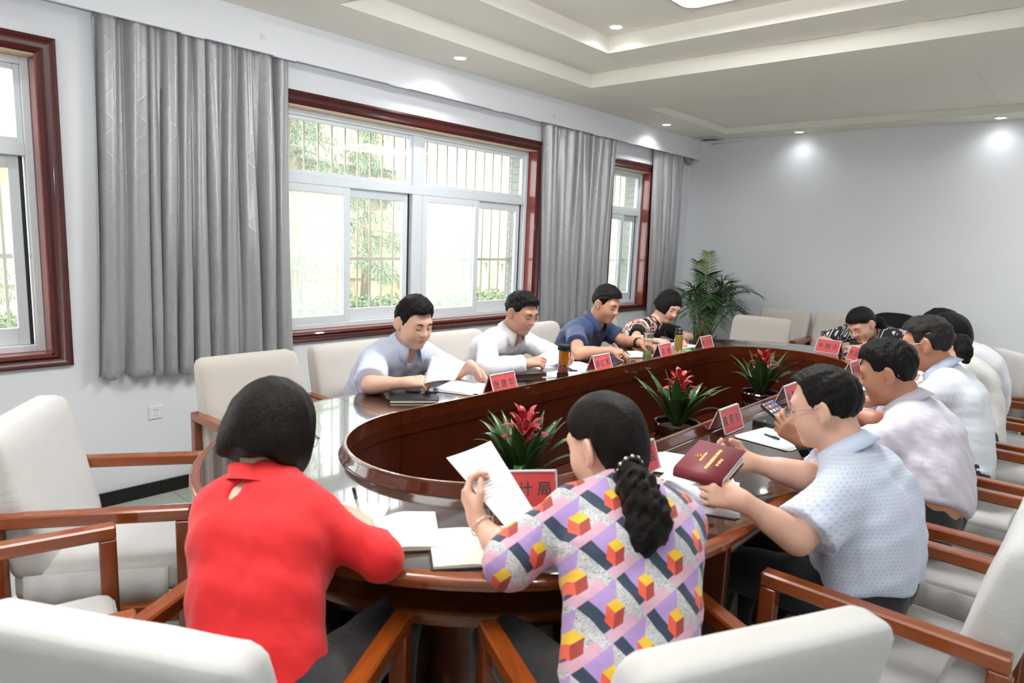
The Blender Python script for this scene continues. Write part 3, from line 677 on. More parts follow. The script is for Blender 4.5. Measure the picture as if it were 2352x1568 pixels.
# ------------------------------------------------------------------ plants
M['leaf'] = NT('bromeliad_leaf'); _t = M['leaf']; _t.set(Base_Color=_t.mix(_t.noise(_t.coord(), 8), C(26, 54, 20), C(58, 96, 40)), Roughness=.32, Coat_Weight=.25); M['leaf'] = _t.m
M['bract'] = plain('red_bract', C(168, 36, 44), .4, .25, 18); M['bract_tip'] = plain('pink_bract', C(196, 84, 92), .4, .15, 20)
M['soil'] = plain('soil', C(84, 70, 54), .95, .4, 40, .4, 60)
def pot_mat():
    t = NT('glazed_pot_gold_scrolls'); v = t.coord(); x, y, z = t.sep(v)[:3]
    th = t.math('MULTIPLY', t.math('ARCTAN2', y, x), 6 / (2 * PI)); zz = t.math('MULTIPLY', t.math('SUBTRACT', z, .03), 5.6)
    lx = t.math('SUBTRACT', t.math('FRACT', th), .5); lz = t.math('SUBTRACT', zz, .5)
    r = t.math('SQRT', t.math('ADD', t.math('MULTIPLY', lx, lx), t.math('MULTIPLY', lz, lz))); a = t.math('ARCTAN2', lz, lx)
    pet = t.math('LESS_THAN', t.math('ABSOLUTE', t.math('SUBTRACT', r, t.math('ADD', .12, t.math('MULTIPLY', .07, t.math('ABSOLUTE', t.math('SINE', t.math('MULTIPLY', a, 4.0))))))), .018)
    core = t.math('LESS_THAN', r, .055)
    spiral = t.math('SINE', t.math('ADD', t.math('MULTIPLY', r, 48.0), t.math('MULTIPLY', a, 3.0)))
    sc = t.math('MULTIPLY', t.math('GREATER_THAN', spiral, .62), t.math('MULTIPLY', t.math('GREATER_THAN', r, .26), t.math('GREATER_THAN', t.noise(v, 28, 2), .47)))
    g = t.math('MULTIPLY', t.math('MAXIMUM', pet, t.math('MAXIMUM', core, sc)), t.math('MULTIPLY', t.math('GREATER_THAN', z, .035), t.math('LESS_THAN', z, .205)))
    t.set(Base_Color=t.mix(g, C(38, 16, 14), C(150, 128, 74)), Roughness=t.math('ADD', .12, t.math('MULTIPLY', g, .3)), Coat_Weight=.6); return t.m
M['pot'] = pot_mat()
def strap_leaf(mb, p0, az, L, w, lift, droop, n=9, fold=.25, twist=0.0):
    P = []; d = Vector((math.cos(az), math.sin(az), 0)); sd = Vector((-d.y, d.x, 0))
    for i in range(n + 1):
        s = i / n; out = L * (s * math.cos(lift) + .12 * s * s); z = L * (s * math.sin(lift)) - droop * L * s ** 2.6
        c = Vector(p0) + d * out + Vector((0, 0, z)); ww = w * (.34 + .76 * math.sin(PI * min(1, s * .95 + .05)) ) * (1 if s < .6 else max(0.0, 1 - ((s - .6) / .4) ** 1.8)) + .0006
        sdt = (sd + Vector((0, 0, twist * s))).normalized()
        P.append([c - sdt * ww + Vector((0, 0, fold * ww)), c, c + sdt * ww + Vector((0, 0, fold * ww))])
    mb.grid(P)
def bromeliad(x, y, rz, label, seed):
    z0 = .333; r = empty('bromeliad_pot', (x, y, z0), rz, label, 'plant', 'red bromeliads in the table well')
    m = MB(); m.lathe([(.0, 0), (.095, 0), (.105, .012), (.110, .20), (.113, .235), (.122, .248), (.124, .262), (.118, .27), (.106, .266), (.102, .25), (.102, .215), (0, .215)], 40); m.build('pot', M['pot'], r, angle=.5)
    m = MB(); m.lathe([(.101, .2151), (.101, .236), (.07, .244), (0, .25)], 24); m.build('soil', M['soil'], r, smooth=True)
    rs = np.random.RandomState(seed)
    for k in range(26):
        az = k * 2.39996 + rs.uniform(-.25, .25); ring = k / 26
        lift = R(79) - R(26) * ring + rs.uniform(-.12, .12); L = rs.uniform(.28, .37) * (1 if ring > .2 else .85); m = MB()
        strap_leaf(m, (.02 * math.cos(az), .02 * math.sin(az), .245), az, L, rs.uniform(.018, .026), lift, rs.uniform(.12, .50) * (.25 + ring), twist=rs.uniform(-.3, .3))
        o = m.build('leaf', M['leaf'], r, smooth=True); s = o.modifiers.new('thickness', 'SOLIDIFY'); s.thickness = .0015
    m = MB(); m.tube([(0, 0, .24), (.004, 0, .38), (.008, 0, .49)], [.012, .016, .022], 10); m.build('flower_stalk', M['bract'], r, smooth=True)
    for k in range(20):
        az = k * 2.39996; f = k / 20; m = MB(); zb = .385 + .115 * f
        strap_leaf(m, (.013 * math.cos(az), .013 * math.sin(az), zb), az, .140 - .060 * f, .017 - .005 * f, R(52) + R(22) * f, .60 - .38 * f, 8, .4)
        o = m.build('bract', M['bract'] if k % 3 else M['bract_tip'], r, smooth=True); s = o.modifiers.new('thickness', 'SOLIDIFY'); s.thickness = .0012
bromeliad(1.905, 1.60, .4, 'red-flowered bromeliad in a glazed pot nearest us, behind the raised sheet', 3)
bromeliad(3.13, 1.60, 1.7, 'red-flowered bromeliad in the middle of the table well', 8)
bromeliad(4.23, 1.60, 2.9, 'red-flowered bromeliad at the far end of the table well', 15)
M['palm'] = plain('palm_leaf', C(44, 76, 36), .45, .35, 9); M['palm_new'] = plain('young_palm_leaf', C(104, 122, 42), .45, .25, 9); M['palm_stem'] = plain('palm_stem', C(120, 112, 66), .6, .25, 12)
pl = empty('potted_palm', (6.92, 3.32, 0), 0, 'tall bushy areca palm in the far corner beside the curtain', 'plant')
m = MB(); m.lathe([(0, 0), (.14, 0), (.17, .28), (.185, .30), (.17, .30), (.16, .26), (0, .26)], 28); m.build('pot', plain('brown_pot', C(92, 58, 44), .4), pl, angle=.5)
rs = np.random.RandomState(21)
def frond(az, base, top, L, droop, n=24, wid=.006, ll=.20, mat='palm'):
    b = Vector((.05 * math.cos(base), .05 * math.sin(base), .26)); d = Vector((math.cos(az), math.sin(az), 0)); m = MB(); pts = []
    for i in range(15):
        s = i / 14; out = L * (s ** 1.5); z = (top - .26) * math.sin(min(s, .999) * PI / 2 * .98) ** .8 - droop * max(0, s - .55) ** 2 * 3.2
        pts.append(b + d * out + Vector((0, 0, z)))
    m.tube(pts, [.009 - .007 * i / 14 for i in range(15)], 5); st = m.build('frond', M['palm_stem' if mat == 'palm' else 'palm_new'], pl, smooth=True); lf = MB()
    for k in range(n):
        s = .42 + .57 * k / (n - 1); i = min(13, int(s * 14)); p = pts[i].lerp(pts[i + 1], s * 14 - i); t = (pts[i + 1] - pts[i]).normalized(); sd = t.cross(Vector((0, 0, 1))).normalized(); up = sd.cross(t)
        l = ll * (.55 + .7 * math.sin(PI * (k / (n - 1)) ** .8)) * rs.uniform(.85, 1.1)
        for sg in (-1, 1):
            dd = (sd * sg * .8 + t * .75 + up * rs.uniform(.05, .3)).normalized(); q = [p + dd * l * f + Vector((0, 0, -l * .30 * f * f)) for f in (0, .3, .65, 1)]
            ww = dd.cross(up).normalized() * wid; P = [[c - ww * g, c + up * ww.length * .4 * g, c + ww * g] for c, g in zip(q, (.35, 1, .8, .08))]; lf.grid(P)
    lf.build('leaflets', M[mat], st, smooth=True)
for k in range(26):
    az = k * 2.39996 + rs.uniform(-.2, .2); f = k / 26
    if math.cos(az) * 0.5 > .36 or math.sin(az) > .72: continue
    frond(az, az + .5, 1.32 - .42 * f + rs.uniform(-.05, .05), (.18 + .36 * f) * (.62 if math.cos(az) > .3 or math.sin(az) > .35 else 1), .15 + .3 * f)
frond(R(-70), 1, 1.12, .60, .18); frond(R(-58), 2, .98, .56, .45); frond(R(-95), 4, 1.16, .46, .12); frond(R(-120), 3, 1.0, .42, .2); frond(R(200), 5, 1.05, .40, .2); frond(R(165), 2, 1.1, .34, .2)
frond(R(40), .3, 1.44, .05, 0, 16, .006, .13, 'palm_new'); frond(R(170), 1.3, 1.34, .12, 0, 18, .006, .15, 'palm_new')
m = MB()
for k in range(14): m.tube([(.07 * math.cos(k * 1.7), .07 * math.sin(k * 1.7), .26), (.11 * math.cos(k * 1.7), .10 * math.sin(k * 1.7), .72)], [.010, .007], 6)
tag(m.build('canes', M['palm_stem'], pl, smooth=True), kind='stuff')
for k in range(9):
    m = MB(); az = k * .75; strap_leaf(m, (.06 * math.cos(az), .06 * math.sin(az), .28), az, rs.uniform(.3, .46), .025, R(74), .2); m.build('broad_leaf', M['palm'], pl, smooth=True)
# ------------------------------------------------------------------ figures: smooth implicit bodies turned into meshes
def axis_pts(lo, hi, h, fine):
    out = [lo]; x = lo
    while x < hi:
        st = h
        for a, b, s in fine:
            if a - 1e-6 <= x < b: st = min(st, s)
            elif x < a < x + st: st = max(min(st, a - x), s)
        x += st; out.append(x)
    return np.array(out, dtype=np.float32)
def V3(p): return np.array([p[0], p[1], p[2]], dtype=np.float32)
def cone(a, b, ra, rb, k=.02, op='u', clip=None, tag=0): return dict(t='c', a=V3(a), b=V3(b), ra=ra, rb=rb, k=k, op=op, clip=clip, tag=tag)
def ell(c, r, Rm=None, k=.02, op='u', clip=None, tag=0): return dict(t='e', c=V3(c), r=np.array(r, np.float32), R=np.eye(3, dtype=np.float32) if Rm is None else np.array(Rm, np.float32), k=k, op=op, clip=clip, tag=tag)
def pbox(p):
    if p['t'] == 'c':
        A = p['a'] - p['ra']; B = p['b'] - p['rb']; A2 = p['a'] + p['ra']; B2 = p['b'] + p['rb']; return np.minimum(A, B), np.maximum(A2, B2)
    e = np.sqrt(((p['R'] * p['r'][None, :]) ** 2).sum(1)); return p['c'] - e, p['c'] + e
def pdist(p, X, Y, Z):
    if p['t'] == 'c':
        a, b = p['a'], p['b']; d = b - a; L2 = float(d @ d) + 1e-9
        t = np.clip(((X - a[0]) * d[0] + (Y - a[1]) * d[1] + (Z - a[2]) * d[2]) / L2, 0, 1)
        r = np.sqrt((X - a[0] - d[0] * t) ** 2 + (Y - a[1] - d[1] * t) ** 2 + (Z - a[2] - d[2] * t) ** 2) - (p['ra'] + (p['rb'] - p['ra']) * t)
    else:
        c, R, e = p['c'], p['R'], p['r']; x, y, z = X - c[0], Y - c[1], Z - c[2]
        q = [(x * R[0, i] + y * R[1, i] + z * R[2, i]) / e[i] for i in range(3)]
        k0 = np.sqrt(q[0] ** 2 + q[1] ** 2 + q[2] ** 2); k1 = np.sqrt((q[0] / e[0]) ** 2 + (q[1] / e[1]) ** 2 + (q[2] / e[2]) ** 2) + 1e-6; r = k0 * (k0 - 1) / k1
    if p['clip'] is not None:
        for cp, cd in p['clip']:
            r = np.maximum(r, (X - cp[0]) * cd[0] + (Y - cp[1]) * cd[1] + (Z - cp[2]) * cd[2])
    return r
def polygonise(prims, h, fine=(), disp=None, pad=.02, post=None, axes=None):
    bs = [pbox(p) for p in prims if p['op'] == 'u']; lo = np.min([b[0] for b in bs], 0) - pad; hi = np.max([b[1] for b in bs], 0) + pad
    ax = [axis_pts(float(lo[i]), float(hi[i]), h, [(f[0][i], f[1][i], f[2]) for f in fine]) for i in range(3)]
    F = np.full([len(a) for a in ax], .3, dtype=np.float32)
    for p in prims:
        a, b = pbox(p); m = pad + p['k'] + h
        sl = [slice(max(0, int(np.searchsorted(ax[i], a[i] - m)) - 1), int(np.searchsorted(ax[i], b[i] + m)) + 1) for i in range(3)]
        X = ax[0][sl[0]][:, None, None]; Y = ax[1][sl[1]][None, :, None]; Z = ax[2][sl[2]][None, None, :]
        d = pdist(p, X, Y, Z); g = F[tuple(sl)]; k = p['k']
        if p['op'] == 'u':
            if k > 0: hh = np.maximum(k - np.abs(g - d), 0) / k; F[tuple(sl)] = np.minimum(g, d) - hh * hh * k * .25
            else: F[tuple(sl)] = np.minimum(g, d)
        else:
            d = -d
            if k > 0: hh = np.maximum(k - np.abs(g - d), 0) / k; F[tuple(sl)] = np.maximum(g, d) + hh * hh * k * .25
            else: F[tuple(sl)] = np.maximum(g, d)
    X, Y, Z = ax[0][:, None, None], ax[1][None, :, None], ax[2][None, None, :]
    if disp is not None: F = F + disp(X, Y, Z)
    if post is not None: F = post(F, X, Y, Z)
    return nets(F.astype(np.float32), ax)
def nets(F, ax):
    for i in range(3):
        s = [slice(None)] * 3; s[i] = 0; F[tuple(s)] = np.maximum(F[tuple(s)], 1e-3); s[i] = -1; F[tuple(s)] = np.maximum(F[tuple(s)], 1e-3)
    S = F < 0; n = np.array(F.shape); c = np.zeros(n - 1, np.int8); off = [(i, j, k) for i in (0, 1) for j in (0, 1) for k in (0, 1)]
    for i, j, k in off: c += S[i:n[0] - 1 + i, j:n[1] - 1 + j, k:n[2] - 1 + k]
    act = (c > 0) & (c < 8); I = np.argwhere(act); idx = np.full(c.shape, -1, np.int32); idx[act] = np.arange(len(I)); I = I.astype(np.int32)
    P = np.zeros((len(I), 3)); cnt = np.zeros(len(I)); fv = [F[I[:, 0] + i, I[:, 1] + j, I[:, 2] + k] for i, j, k in off]
    cx = [[ax[d][I[:, d] + o[d]] for d in range(3)] for o in off]
    for a in range(8):
        for b in range(a + 1, 8):
            if sum(x != y for x, y in zip(off[a], off[b])) != 1: continue
            m = (fv[a] < 0) != (fv[b] < 0); t = fv[a] / np.where(m, fv[a] - fv[b], 1)
            for d in range(3): P[:, d] += np.where(m, cx[a][d] + (cx[b][d] - cx[a][d]) * t, 0)
            cnt += m
    P /= np.maximum(cnt, 1)[:, None]; Q = []
    for d in range(3):
        e, f = [x for x in range(3) if x != d]
        s0 = [slice(None)] * 3; s1 = [slice(None)] * 3; s0[d] = slice(0, -1); s1[d] = slice(1, None)
        for s in (s0, s1): s[e] = slice(1, -1); s[f] = slice(1, -1)
        A, B = S[tuple(s0)], S[tuple(s1)]; W_ = np.argwhere(A != B)
        if not len(W_): continue
        inside = A[tuple(W_.T)]; base = W_.copy(); base[:, e] += 1; base[:, f] += 1; q = []
        for de, df in ((1, 1), (0, 1), (0, 0), (1, 0)):
            g = base.copy(); g[:, e] -= de; g[:, f] -= df; q.append(idx[tuple(g.T)])
        q = np.stack(q, 1); flip = inside if d != 1 else ~inside
        Q.append(np.where(flip[:, None], q, q[:, ::-1]))
    return P, np.concatenate(Q)
def skin_mat(name, c, red):
    t = NT(name); v = t.coord(); n = t.noise(v, 22, 3); n2 = t.noise(v, 300, 2)
    t.set(Base_Color=t.mix(n, c, red), Roughness=.5, Subsurface_Weight=.12, Subsurface_Scale=.008, Subsurface_Radius=(1., .35, .2)); t.bump(n2, .05, .002); return t.m
SK = {'fair': skin_mat('skin_fair', C(224, 182, 160), C(212, 164, 142)), 'mid': skin_mat('skin_mid', C(202, 154, 128), C(184, 130, 106)), 'tan': skin_mat('skin_tan', C(186, 134, 106), C(168, 112, 86))}
M['lip'] = plain('lips', C(186, 116, 102), .45); M['lip_f'] = plain('lips_rose', C(182, 76, 74), .4)
def hair_mat(name, c, streak):
    t = NT(name); v = t.coord(scale=(150, 150, 9)); n = t.noise(v, 1.0, 4, .6, .4)
    t.set(Base_Color=t.mix(n, c, streak), Roughness=.4, Specular_IOR_Level=.14); t.bump(t.math('ADD', n, t.math('MULTIPLY', t.noise(t.coord(scale=(420, 420, 30)), 1.0, 3), .6)), .8, .005); return t.m
M['hair'] = hair_mat('black_hair', C(10, 9, 9), C(26, 22, 21)); M['hair_b'] = hair_mat('dark_brown_hair', C(9, 7, 6), C(26, 19, 17)); M['hair_g'] = hair_mat('greying_hair', C(14, 13, 13), C(58, 55, 54))
M['eye'] = plain('eye_dark', C(30, 22, 20), .15); M['eye_w'] = plain('eye_white', C(216, 208, 200), .25)
M['glass_frame'] = plain('silver_frame', C(150, 152, 156), .25, .02, Metallic=.9)
_g = NT('spectacle_lens'); _g.n.remove(_g.b); _a = _g.new('ShaderNodeBsdfTransparent'); _b = _g.new('ShaderNodeBsdfGlossy'); _b.inputs['Roughness'].default_value = .02; _m = _g.new('ShaderNodeMixShader'); _m.inputs[0].default_value = .08
_g.t.links.new(_a.outputs[0], _m.inputs[1]); _g.t.links.new(_b.outputs[0], _m.inputs[2]); _g.t.links.new(_m.outputs[0], _g.out.inputs[0]); M['lens'] = _g.m
M['trousers'] = fabric('black_trousers', C(24, 24, 27), 500, .1, .85, .3, 8); M['shoe'] = plain('black_shoe', C(16, 15, 15), .3)
def frame_of(f, roll=0.0):
    f = Vector(f).normalized(); r = f.cross(Vector((0, 0, 1))).normalized(); u = r.cross(f)
    Rm = Matrix((r, f, u)).transposed()
    return Rm @ Matrix.Rotation(roll, 3, 'Y')
class Loc:
    """a head-local frame: x to the person's right, y out of the face, z to the crown"""
    def __init__(s, o, Rm, k=1.0): s.o, s.R, s.k = Vector(o), Rm, k
    def p(s, x, y, z): return s.o + s.R @ (Vector((x, y, z)) * s.k)
    def c(s, a, b, ra, rb, k=.012, **kw): return cone(s.p(*a), s.p(*b), ra * s.k, rb * s.k, k * s.k, **kw)
    def e(s, c, r, k=.012, rot=None, **kw): return ell(s.p(*c), [x * s.k for x in r], np.array(s.R @ rot if rot is not None else s.R), k * s.k, **kw)
def head_prims(L, female=False, wide=1.0, jaw=1.0, ear=True):
    w = wide; P = [L.e((0, -.014, .032), (.076 * w, .097, .092)), L.e((0, .022, -.022), (.067 * w, .072, .082), .03), L.e((0, .030, -.062), (.053 * w * jaw, .056, .052 * jaw), .03),
        L.c((-.012, .066, -.104), (.012, .066, -.104), .017, .017, .03), L.e((.034 * w, .052, -.032), (.028, .03, .034), .03), L.e((-.034 * w, .052, -.032), (.028, .03, .034), .03),
        L.c((-.036, .076, .026), (.036, .076, .026), .013, .013, .03)]
    P += [L.e((s * .033, .098, .006), (.019, .016, .012), .016, op='s') for s in (-1, 1)]
    P += [L.e((s * .032, .077, .004), (.0165, .0155, .0115), .005) for s in (-1, 1)]
    P += [L.c((0, .088, .014), (0, .106, -.024), .0075, .0105, .012), L.e((0, .106, -.029), (.0115, .012, .010), .010)] + [L.e((s * .0125, .098, -.031), (.0085, .010, .008), .007) for s in (-1, 1)]
    P += [L.c((-.018, .0865, -.062), (.018, .0865, -.062), .0058, .0058, .008), L.c((-.014, .0865, -.0725), (.014, .0865, -.0725), .0065, .0065, .007), L.c((-.022, .096, -.0672), (.022, .096, -.0672), .0026, .0026, .003, op='s')]
    if ear:
        for s in (-1, 1):
            rt = Matrix.Rotation(s * .5, 3, 'Z') @ Matrix.Rotation(-.15, 3, 'X')
            P += [L.e((s * .081 * w, -.014, -.003), (.009, .023, .035), .007, rt), L.e((s * .092 * w, -.007, .003), (.008, .0135, .022), .004, rt, op='s'), L.e((s * .077 * w, -.006, -.034), (.008, .011, .011), .006)]
    return P
def hand_prims(W_, d, n, side, curl=(.5, .7, .5), sc=1.0, spread=.10, thumb=.5, pinch=0.0):
    """d: wrist to knuckles, n: out of the palm, side: towards the thumb"""
    d = Vector(d).normalized(); n = Vector(n); n = (n - d * n.dot(d)).normalized(); t = d.cross(n); t = t if t.dot(Vector(side)) > 0 else -t
    W_ = Vector(W_); P = []; q = lambda a, b, c: W_ + (d * a + t * b + n * c) * sc
    for j, b in enumerate((.026, .009, -.009, -.025)): P.append(cone(q(.012, b * .6, 0), q(.080 - .004 * abs(j - 1), b, -.002), .0150 * sc, .0115 * sc, .014 * sc))
    P.append(cone(q(.018, .016, .006), q(.05, .024, .008), .014 * sc, .012 * sc, .014 * sc))
    for j, (b, f) in enumerate(((.026, .92), (.009, 1.0), (-.009, .95), (-.025, .78))):
        p = q(.080 - .004 * abs(j - 1), b, -.002); a = 0.0; ln = (.042 * f, .027 * f, .021 * f); rad = (.0098, .0086, .0078, .0066); cj = [c * (1 + .10 * (j - 1)) for c in curl]
        if pinch and j == 0: cj = [pinch, pinch * .9, .5]
        for s in range(3):
            a += cj[s]; dd = (d * math.cos(a) + n * math.sin(a) + t * (1.5 - j) * spread * (1 if s == 0 else .3)).normalized(); p2 = p + dd * ln[s] * sc
            P.append(cone(p, p2, rad[s] * sc * (1 if j < 3 else .9), rad[s + 1] * sc * (1 if j < 3 else .9), .004 * sc)); p = p2
    b0 = q(.024, .026, .006); d1 = (d * .72 + t * (.62 - .3 * thumb) + n * (.25 + .5 * thumb)).normalized(); b1 = b0 + d1 * .040 * sc; d2 = (d * .85 + t * (.25 - .45 * thumb) + n * (.2 + .3 * thumb)).normalized(); b2 = b1 + d2 * .034 * sc
    P += [cone(b0, b1, .0125 * sc, .0105 * sc, .010 * sc), cone(b1, b2, .0105 * sc, .008 * sc, .004 * sc)]
    return P
def mesh_obj(name, V, Q, mats, parent, org, fm=None, smooth=True):
    me = mesh_from(name, V - np.array(org), Q, smooth)
    for m in mats: me.materials.append(m)
    if fm is not None: me.polygons.foreach_set('material_index', fm.astype(np.int32))
    return link(name, me, parent)
def face_centres(V, Q): return V[Q].mean(1)
HL = ([-.13, -.075, -.05, -.034, -.022, .012, .016, .030, .046, .066, .12], [-.062, -.066, -.05, -.02, .026, .020, -.020, -.008, .056, .076, .084])
def build_person(q):
    """q: dict of joints (room coordinates) and looks"""
    org = Vector((q['hip'].x, q['hip'].y, 0)); root = empty('person', org, 0, q['label'], 'person', q.get('group'))
    k = q.get('k', 1.0); hip, neck, head = q['hip'], q['neck'], q['head']; fwd = Vector(q['fwd']).normalized(); lat = fwd.cross(Vector((0, 0, 1))).normalized()
    slat = (q['sh'][1] - q['sh'][0]).normalized(); u = (neck - hip).normalized(); fr = Vector((0, 0, 1)).cross(lat); fr = (fwd - u * fwd.dot(u)).normalized(); Ln = (neck - hip).length
    hunch = q.get('hunch', .03); bel = q.get('belly', 0.0); g = q.get('girth', 1.0)
    def sp(f, w, rr, push=0.0): c = hip + u * Ln * f - fr * hunch * math.sin(PI * f) * 1.0 + fr * push; l = lat.lerp(slat, f).normalized(); return c - l * w * g * k, c + l * w * g * k, rr * g * k
    st = [sp(0, .066, .094), sp(.22, .056, .084 + bel * .8, bel * .5), sp(.45, .060, .083 + bel * .5, bel * .35), sp(.70, .072, .085), sp(.88, .078, .062)]
    fl = q.get('female', False)
    torso = []
    for a, b in zip(st[:-1], st[1:]): torso += [('c', a[0], b[0], a[2], b[2]), ('c', a[1], b[1], a[2], b[2])]
    for a in st: torso.append(('c', a[0], a[1], a[2], a[2]))
    nb = neck; sr = .045 * k * (0.92 if fl else 1)
    for s in (0, 1): torso += [('c', nb - u * .045, q['sh'][s], .050 * k, sr), ('c', nb + (head - nb) * .08, nb.lerp(q['sh'][s], .7), .038 * k, .036 * k)]
    if fl: torso += [('c', hip + u * Ln * .62 + lat * s * .055 + fr * .055, hip + u * Ln * .64 + lat * s * .055 + fr * .06, .05, .046) for s in (-1, 1)]
    Rh = frame_of(q['face'], q.get('roll', 0.0)); L = Loc(head, Rh, q.get('hk', 1.0) * .98)
    prims = [cone(a, b, ra, rb, .045) for _, a, b, ra, rb in torso]
    prims += [cone(nb - u * .02, L.p(0, -.03, -.06), .060 * k * (.86 if fl else 1), .054 * k * (.86 if fl else 1), .03), cone(nb, L.p(0, .015, -.075), .05 * k * (.8 if fl else 1), .045 * k * (.8 if fl else 1), .03)]
    prims += head_prims(L, fl, q.get('wide', 1.0), q.get('jaw', 1.0))
    ar = q.get('arm', 1.0) * k * (.84 if fl else 1.0)
    hands = []
    for s in (0, 1):
        S, E, W_ = q['sh'][s], q['el'][s], q['wr'][s]
        prims += [cone(S, E, .046 * ar, .038 * ar, .03), cone(E, W_, .039 * ar, .0255 * ar, .015), cone(E.lerp(W_, .12), E.lerp(W_, .45), .040 * ar, .034 * ar, .02)]
        hd = q['hand'][s]; hands.append((W_, hd)); prims += hand_prims(W_, sc=.98 * k * (.92 if fl else 1), **hd)
        prims.append(cone(W_, W_ + Vector(hd['d']).normalized() * .02, .0245 * ar, .022 * ar, .012))
        kn, an = q['knee'][s], q['ank'][s]; hj = hip + lat * (-.08, .08)[s] - Vector((0, 0, .01))
        prims += [cone(hj, kn, .082 * k, .055 * k, .04), cone(kn, an, .052 * k, .034 * k, .02), cone(an - Vector((0, 0, .03)), an + fwd * .14 - Vector((0, 0, .05)), .034, .026, .02)]
    fh = q.get('res', .0048); fine = [(np.array(head) - .135, np.array(head) + .14, fh)]
    for W_, hd in hands: c = np.array(W_ + Vector(hd['d']).normalized() * .075); fine.append((c - .105, c + .105, max(fh, .0042)))
    Vv, Q = polygonise(prims, .017, fine)
    fc = face_centres(Vv, Q); loc = (fc - np.array(head)) @ np.array(Rh) / L.k
    fm = (((loc[:, 0] / .0215) ** 2 + ((loc[:, 2] + .0672) / .0105) ** 2 < 1) & (loc[:, 1] > .080)).astype(np.int32); vl = (Vv - np.array(head)) @ np.array(Rh) / L.k; vl = vl[(np.abs(vl[:, 0]) < .06) & (vl[:, 1] > .05) & (np.abs(vl[:, 2]) < .06)]
    def sf(x, z, lift): dd = (vl[:, 0] - x) ** 2 + (vl[:, 2] - z) ** 2; w_ = np.argsort(dd)[:4]; return L.p(x, float(vl[w_, 1].mean()) + lift, z)
    mesh_obj('body', Vv, Q, [SK[q['skin']], M['lip_f' if fl else 'lip']], root, org, fm)
    # eyes: lash line, brows
    for s in (-1, 1):
        m = MB(); m.tube([sf(s * (.018 + .030 * f), -.0005 - .0045 * math.sin(PI * f) + .002 * f, .0006) for f in np.linspace(0, 1, 7)], [.0008, .0014, .0018, .0019, .0018, .0016, .0008], 6); o = m.build('eyelashes', M['eye'], root, smooth=True); o.location = -org
        m = MB(); m.tube([sf(s * (.014 + .036 * f), .0225 + .0055 * math.sin(PI * f * .8), -.0006) for f in np.linspace(0, 1, 7)], [x * (.75 if fl else 1.15) for x in (.0014, .0030, .0034, .0032, .0027, .0018, .0008)], 6); o = m.build('eyebrow', M['hair'], root, smooth=True); o.location = -org
    for s, rr, ww, mt, nm in q.get('bands', ()):
        W_, hd = hands[s]; ax_ = (W_ - q['el'][s]).normalized(); a_ = ax_.orthogonal().normalized(); b_ = ax_.cross(a_); c_ = W_ - ax_ * .018; m = MB(); rr = rr * ar
        if ww > .004: m.grid([[c_ + ax_ * (w2 * ww) + (a_ * math.cos(t) + b_ * math.sin(t)) * (rr + r2) for t in np.linspace(0, 2 * PI, 25)] for w2, r2 in ((-.5, 0), (-.5, .003), (.5, .003), (.5, 0))], closed_u=True)
        else: m.tube([c_ + (a_ * math.cos(t) + b_ * math.sin(t)) * (rr + .001) for t in np.linspace(0, 2 * PI, 25)], ww, 6)
        if nm == 'watch': n_ = Vector(hd['n']); n_ = (n_ - ax_ * n_.dot(ax_)).normalized(); s_ = ax_.cross(n_); MM = Matrix.Translation(c_ - n_ * (rr + .004)) @ Matrix((s_, ax_, -n_)).transposed().to_4x4(); m.prism(rrect(-.017, .017, -.020, .020, .006, 3), -.004, .006, MM)
        o = m.build(nm, M[mt], root, angle=.6); o.location = -org
    # hair
    hair(q, L, root, org)
    # clothes
    clothes(q, torso, st, L, root, org, dict(hip=hip, neck=neck, u=u, fr=fr, lat=lat, slat=slat, Ln=Ln, k=k, ar=ar, fl=fl, sr=sr))
    return root
def noise3(seed, amp, f, aniso=(1, 1, 1), n=6):
    rs = np.random.RandomState(seed); T = [(rs.normal(size=3) * f * (.6 + .35 * i) * np.array(aniso), rs.rand() * 6.28, 1 / (1 + .45 * i)) for i in range(n)]
    return lambda X, Y, Z: amp / 2.2 * sum(w * np.sin(X * d[0] + Y * d[1] + Z * d[2] + ph) for d, ph, w in T)
